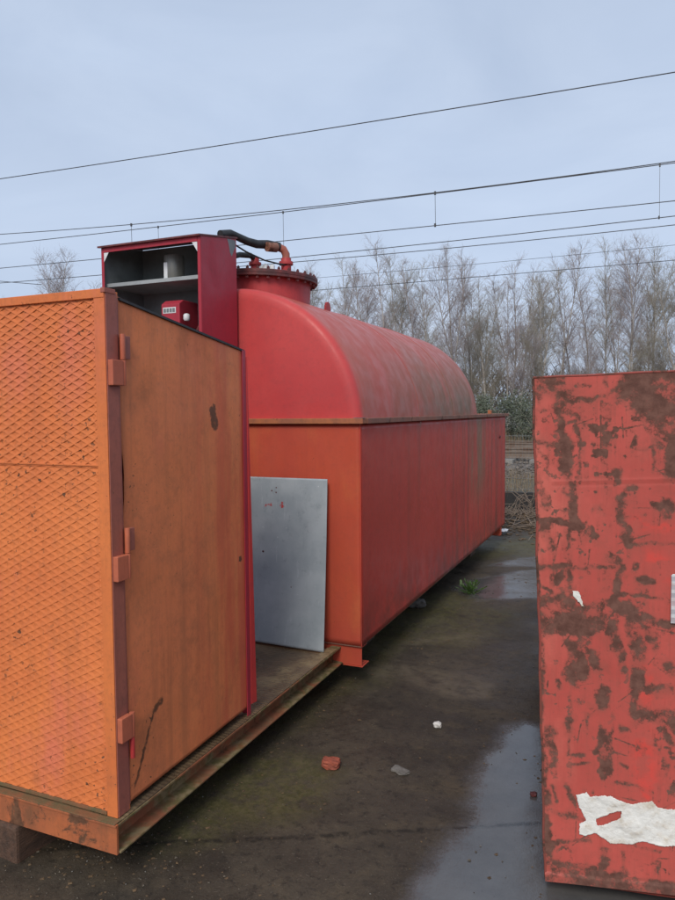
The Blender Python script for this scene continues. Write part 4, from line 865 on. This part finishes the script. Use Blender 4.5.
def batch_tubes(P, r0, r1, sides=3):
    """P: (N, K, 3) polylines of equal length -> verts, faces (vectorised)"""
    N, K, _ = P.shape; d = P[:, -1]-P[:, 0]; d /= np.linalg.norm(d, axis=1, keepdims=True)+1e-9
    ref = np.where(np.abs(d[:, 2:3]) < .9, np.array([[0, 0, 1.]]), np.array([[1., 0, 0]])); a = np.cross(d, ref); a /= np.linalg.norm(a, axis=1, keepdims=True); b = np.cross(d, a)
    t = np.arange(sides)*2*math.pi/sides; ring = a[:, None, :]*np.cos(t)[None, :, None]+b[:, None, :]*np.sin(t)[None, :, None]
    rad = np.asarray(r0).reshape(-1, 1)+(np.asarray(r1).reshape(-1, 1)-np.asarray(r0).reshape(-1, 1))*np.linspace(0, 1, K)[None, :]
    rad = np.broadcast_to(rad, (N, K)); V = P[:, :, None, :]+ring[:, None, :, :]*rad[:, :, None, None]
    idx = np.arange(N*K*sides).reshape(N, K, sides); A = idx[:, :-1]; B = idx[:, 1:]
    F = np.stack([A, np.roll(A, -1, 2), np.roll(B, -1, 2), B], -1).reshape(-1, 4)
    return V.reshape(-1, 3), F
def np_mesh(name, parts, mt):
    V = np.concatenate([p[0] for p in parts]); o = np.cumsum([0]+[len(p[0]) for p in parts[:-1]]); F = np.concatenate([p[1]+k for p, k in zip(parts, o)])
    me = bpy.data.meshes.new(name); me.vertices.add(len(V)); me.vertices.foreach_set('co', V.astype(np.float32).ravel())
    me.loops.add(F.size); me.loops.foreach_set('vertex_index', F.astype(np.int32).ravel()); me.polygons.add(len(F)); me.polygons.foreach_set('loop_start', np.arange(0, F.size, 4, dtype=np.int32))
    me.update(calc_edges=True); me.materials.append(mt); return me
def grow(g, P0, D, L, K, wob, lift):
    """walk K steps from P0 along D with wobble: (N, K+1, 3)"""
    out = [P0]; d = D.copy(); st = (L/K)[:, None]
    for _ in range(K):
        d = d+g.normal(0, wob, d.shape); d[:, 2] += lift; d /= np.linalg.norm(d, axis=1, keepdims=True); out.append(out[-1]+d*st)
    return np.stack(out, 1), d
def sample(g, P, i, lo=0., hi=1.):
    K = P.shape[1]-1; f = (lo+(hi-lo)*g.random(len(i)))*K*.9999; j = f.astype(int); fr = (f-j)[:, None]; return P[i, j]*(1-fr)+P[i, j+1]*fr, f/K
def unit(d): return d/(np.linalg.norm(d, axis=1, keepdims=True)+1e-9)
def make_birch(sd, h, r0, nb, spread, fork=0., start=.22):
    g = np.random.default_rng(100+sd); col_m = M['twig2'] if sd % 3 == 0 else M['twig']
    stems = [grow(g, np.array([[0, 0, -.15]]), np.array([[g.uniform(-.05, .05), g.uniform(-.05, .05), 1.]]), np.array([h]), 14, .03, .03)[0]]; hs_ = [h]
    nf = 2 if fork else 0
    for q in range(nf):
        f = fork+.15*q; p = stems[0][:, int(14*f)]; a = g.uniform(0, 6.28); stems.append(grow(g, p, np.array([[math.cos(a)*.3, math.sin(a)*.3, 1.]]), np.array([h*(1-f)*.93]), 14, .04, .05)[0]); hs_.append(h*(1-f))
    tr = [batch_tubes(s, r0*(1, .6, .5)[k], .008, 7) for k, s in enumerate(stems)]; cr = []
    for s, hh in zip(stems, hs_):
        n1 = int(nb*hh/h); i0 = np.zeros(n1, int); P0, t = sample(g, s, i0, start, .985)
        a = g.uniform(0, 6.28, n1); el = g.uniform(.62, 1.12, n1); L = np.maximum(.22, spread*np.clip(1.06-t, .03, 1)**.6*g.uniform(.5, 1.2, n1)*np.where(t < start+.1, .6, 1.))
        B, bd_ = grow(g, P0, np.stack([np.cos(a)*np.cos(el), np.sin(a)*np.cos(el), np.sin(el)], 1), L, 6, .09, .05)
        cr.append(batch_tubes(B, .004+.0055*L, .003, 4))
        n2 = np.maximum(4, (L*7).astype(int)); i2 = np.repeat(np.arange(n1), n2); P2, t2 = sample(g, B, i2, .12, 1.)
        d2 = unit(bd_[i2]+g.normal(0, .52, (len(i2), 3))); L2 = g.uniform(.3, .85, len(i2))*(1.1-.55*t2)*np.minimum(1., .45+L[i2]*.4)
        S, sd2 = grow(g, P2, d2, L2, 3, .13, .02); cr.append(batch_tubes(S, .0038, .0024))
        i3 = np.repeat(np.arange(len(i2)), 4); P3, _ = sample(g, S, i3, .1, 1.); d3 = unit(sd2[i3]+g.normal(0, .5, (len(i3), 3))); L3 = g.uniform(.12, .42, len(i3))
        T3 = np.stack([P3, P3+d3*L3[:, None]*.55, P3+unit(d3+g.normal(0, .18, d3.shape))*L3[:, None]], 1); cr.append(batch_tubes(T3, .0026, .0016))
    return np_mesh('trunk', tr, M['birch']), np_mesh('crown', cr, col_m)
protos = [make_birch(k, *a) for k, a in enumerate([(8.6, .052, 60, 2.3), (9.4, .06, 62, 2.4, .3), (7.6, .044, 50, 1.9), (8.2, .048, 56, 2.1, .42), (9.0, .05, 58, 2.0, 0, .3), (7.0, .04, 50, 1.9, .25), (5.2, .032, 40, 1.6, .2, .1)])]
for k_, (a, b) in enumerate(protos): a.shade_smooth()
PH = [8.6, 9.4, 7.6, 8.2, 9.0, 7.0, 5.2]
def birch(x, y, k, h, lab, grp='bare birches beyond the railway'):
    z = gz(x, y); t = thing('birch_tree', (x, y, z-.05), lab, 'tree', grp); s = (h-z)/PH[k]
    t.scale = (s, s, s); t.rotation_euler = (random.gauss(0, .03), random.gauss(0, .03), random.uniform(0, 6.28))
    for nm, me_ in zip(('trunk', 'crown'), protos[k]):
        o = bpy.data.objects.new(nm, me_); col.objects.link(o); o.parent = t
    return t
birch(-30.6, 30, 1, 11.2, 'lone tall bare birch rising above the orange cage at the left edge')
birch(-27.2, 29.6, 6, 8.6, 'short thin bare birch just right of the lone tall one above the cage')
birch(-33.5, 30.4, 6, 8.2, 'short thin bare birch at the far left edge above the cage')
# skyline read from the photograph: (x at 30 m, top height)
SK = [(-16.5, 7.9), (-15.6, 8.2), (-14.7, 8.8), (-13.9, 8.3), (-13.0, 8.5), (-12.2, 8.6), (-11.3, 8.4), (-10.2, 9.4), (-9.9, 8.6), (-9.1, 8.5), (-8.4, 8.3), (-7.5, 8.7), (-6.7, 8.3), (-5.9, 7.4), (-5.1, 7.9), (-4.5, 7.6), (-3.8, 7.9), (-3.1, 8.4), (-2.5, 7.8), (-1.8, 8.3), (-1.1, 8.2), (-.3, 8.6), (.35, 8.0), (1.0, 8.2), (1.7, 7.8), (2.6, 8.3), (3.8, 8.1)]
TL = 'slender bare birch in the row beyond the railway'
r_ = random.Random(5)
for i, (x, h) in enumerate(SK):
    y = r_.uniform(27, 33); f = y/30
    if abs(x+10.2) < .01: lab = 'tallest bare birch above the middle of the red tank'
    elif abs(x+.3) < .01: lab = 'tall bare birch rising above the middle of the rusty red container'
    elif x < -9: lab = 'slender bare birch rising above the near half of the red tank'
    elif x < -3.5: lab = 'slender bare birch rising above the far end of the red tank'
    else: lab = 'slender bare birch rising above the top edge of the rusty red container'
    birch(x*f, y, i % 5 if h > 8 else (2, 3, 5)[i % 3], 1.65+(h-1.65)*f, lab)
for i in range(26):
    y = r_.uniform(34, 44); f = y/30; x = -17+21*(i+r_.random())/26
    birch(x*f, y, r_.randrange(7), 1.65+(r_.uniform(5.2, 7.6)-1.65)*f, 'bare birch standing farther back, seen between the nearer trunks', 'farther birches')
for i in range(18):
    y = r_.uniform(26, 30); f = y/30; x = -15.5+18.5*(i+r_.random())/18
    birch(x*f, y, (6, 5, 6)[i % 3], 1.65+(r_.uniform(3.8, 5.6)-1.65)*f, 'low young birch with brushy twigs among the taller trunks', 'young birches')
# dark wood far behind: one mass
M['wood'] = plain('dark_brown_wood', (.055, .042, .036), (.085, .066, .055), .8, .9)
segs = []
rw_ = random.Random(77)
for k in range(5200):
    y = rw_.uniform(46, 58); x = rw_.uniform(-13, 9)*y/40; z0 = gz(0, 50); hh = 1.2+2.9*rw_.random()**.6
    p = np.array([x, y, z0+rw_.uniform(0, hh)]); a = rw_.uniform(0, 6.28); L = rw_.uniform(.5, 1.3); d = np.array([math.cos(a)*.5, math.sin(a)*.5, rw_.uniform(.3, 1)])*L
    if p[2]+d[2] > 4.75: continue
    segs.append((np.array([p, p+d]), .035, .012))
V, F = tubes_np(segs, 3)
fo = bpy.data.objects.new('far_wood', raw_mesh('far_wood', V, F, M['wood'])); col.objects.link(fo); tag(fo, 'dark brown thicket far behind the birches', 'wood', kind='stuff')
# evergreen shrubs
M['ever'] = plain('evergreen_leaf', (.075, .09, .055), (.13, .145, .095), 3, .6)
def shrub(x, y, hgt_, wx, lab, sd, count=5200):
    z = gz(x, y); t = thing('evergreen_shrub', (x, y, z), lab, 'shrub', 'evergreen shrubs beyond the tracks'); rr = random.Random(sd); lv = MB(); stm = []
    cl_ = [(rr.uniform(-wx, wx)*.75, rr.uniform(-wx, wx)*.6, hgt_*(.12+.75*rr.random())) for _ in range(26)]
    for c_ in cl_: stm.append((np.array([[x+rr.uniform(-.1, .1), y, z], [x+c_[0]*.5, y+c_[1]*.5, z+c_[2]*.6], [x+c_[0], y+c_[1], z+c_[2]]]), .018, .006))
    for k in range(count):
        c_ = cl_[k % 26]; d = Vector((rr.gauss(0, 1), rr.gauss(0, 1), rr.gauss(0, 1))).normalized()*(rr.random()**.5)*hgt_*.21
        p = Vector((x+c_[0], y+c_[1], z+max(.02, c_[2])))+d; a = Vector((rr.gauss(0, 1), rr.gauss(0, 1), rr.gauss(0, .7))).normalized(); b = a.orthogonal().normalized()
        lv.add([p, p+a*.045+b*.014, p+a*.09, p+a*.045-b*.014], [(0, 1, 2, 3)])
    obj('foliage', lv, M['ever'], t); V, F = tubes_np(stm, 5); o = bpy.data.objects.new('stem', raw_mesh('stem', V-np.array(t.location), F, M['twig2'])); col.objects.link(o); o.parent = t
shrub(-3.05, 24.0, 1.75, 1.1, 'muted evergreen shrub visible in the gap left of the rusty container', 1)
shrub(-4.9, 24.6, 1.6, 1.1, 'muted evergreen shrub just above the far corner of the tank rim', 2)
shrub(-1.2, 24.3, 1.6, 1.0, 'muted evergreen shrub mostly hidden behind the rusty container', 3)
# dry grass and dead stems on the bank
M['straw'] = plain('dry_straw', (.30, .22, .13), (.11, .08, .05), 2, .85)
gm = MB(); rr = random.Random(9)
def blade(x, y, h, wd_):
    z = gz(x, y)-.01; a = rr.uniform(0, 6.28); l = Vector((math.cos(a), math.sin(a), 0)); s = Vector((-l.y, l.x, 0))*wd_; p = Vector((x, y, z)); b1 = p+l*h*.15+Vector((0, 0, h*.6)); b2 = p+l*h*rr.uniform(.3, .7)+Vector((0, 0, h*rr.uniform(.6, 1)))
    gm.add([p-s, p+s, b1+s*.7, b1-s*.7, b2], [(0, 1, 2, 3), (3, 2, 4)])
for k in range(4200): blade(rr.uniform(-6.5, 1.0), rr.uniform(11.15, 14.6), rr.uniform(.08, .38), .004)
for k in range(6000): blade(rr.uniform(-9, 2.5), rr.uniform(22.2, 26.5), rr.uniform(.15, .5), .007)
tag(obj('dry_grass', gm, M['straw']), 'dry straw coloured grass on the railway bank', 'grass', kind='stuff')
# brambles by the wall
M['bramble'] = plain('pale_dead_bramble', (.26, .20, .15), (.14, .10, .075), 4, .8)
for bi, (cx, cy, lab, cnt) in enumerate(((-1.55, 10.45, 'tangle of dead bramble stems against the low black wall', 30), (-.75, 10.5, 'dead bramble tangle mostly hidden behind the rusty container', 14))):
    t = thing('bramble', (cx, cy, gz(cx, cy)), lab, 'bramble')
    for k in range(cnt):
        a = rr.uniform(0, 6.28); L = rr.uniform(.3, 1.0); x0, y0 = cx+rr.gauss(0, .3), cy+rr.gauss(0, .14); z0 = gz(x0, y0); H = rr.uniform(.15, .62)
        pts = [(x0+math.cos(a)*L*t_+rr.gauss(0, .015), y0+math.sin(a)*L*.35*t_, z0-.02+H*4*t_*(1-t_*.8)*(.62)) for t_ in np.linspace(0, 1, 8)]
        obj('stem', MB().tube(pts, [.0065-.0005*q for q in range(8)], 4, False), M['bramble'], t)
tw_ = []
for k in range(420):
    x, y = rr.uniform(-3, .5), rr.gauss(10.1, .4); a = rr.uniform(0, 3.14); L = rr.uniform(.1, .45); z = gz(x, y)
    tw_.append((np.array([[x, y, z+.02], [x+math.cos(a)*L, y+math.sin(a)*L*.7, z+rr.uniform(.01, .14)]]), .005, .003))
V, F = tubes_np(tw_, 4); o = bpy.data.objects.new('twig_litter', raw_mesh('twig_litter', V, F, M['bramble'])); col.objects.link(o); tag(o, 'fallen twigs strewn before the low wall', 'twigs', kind='stuff')
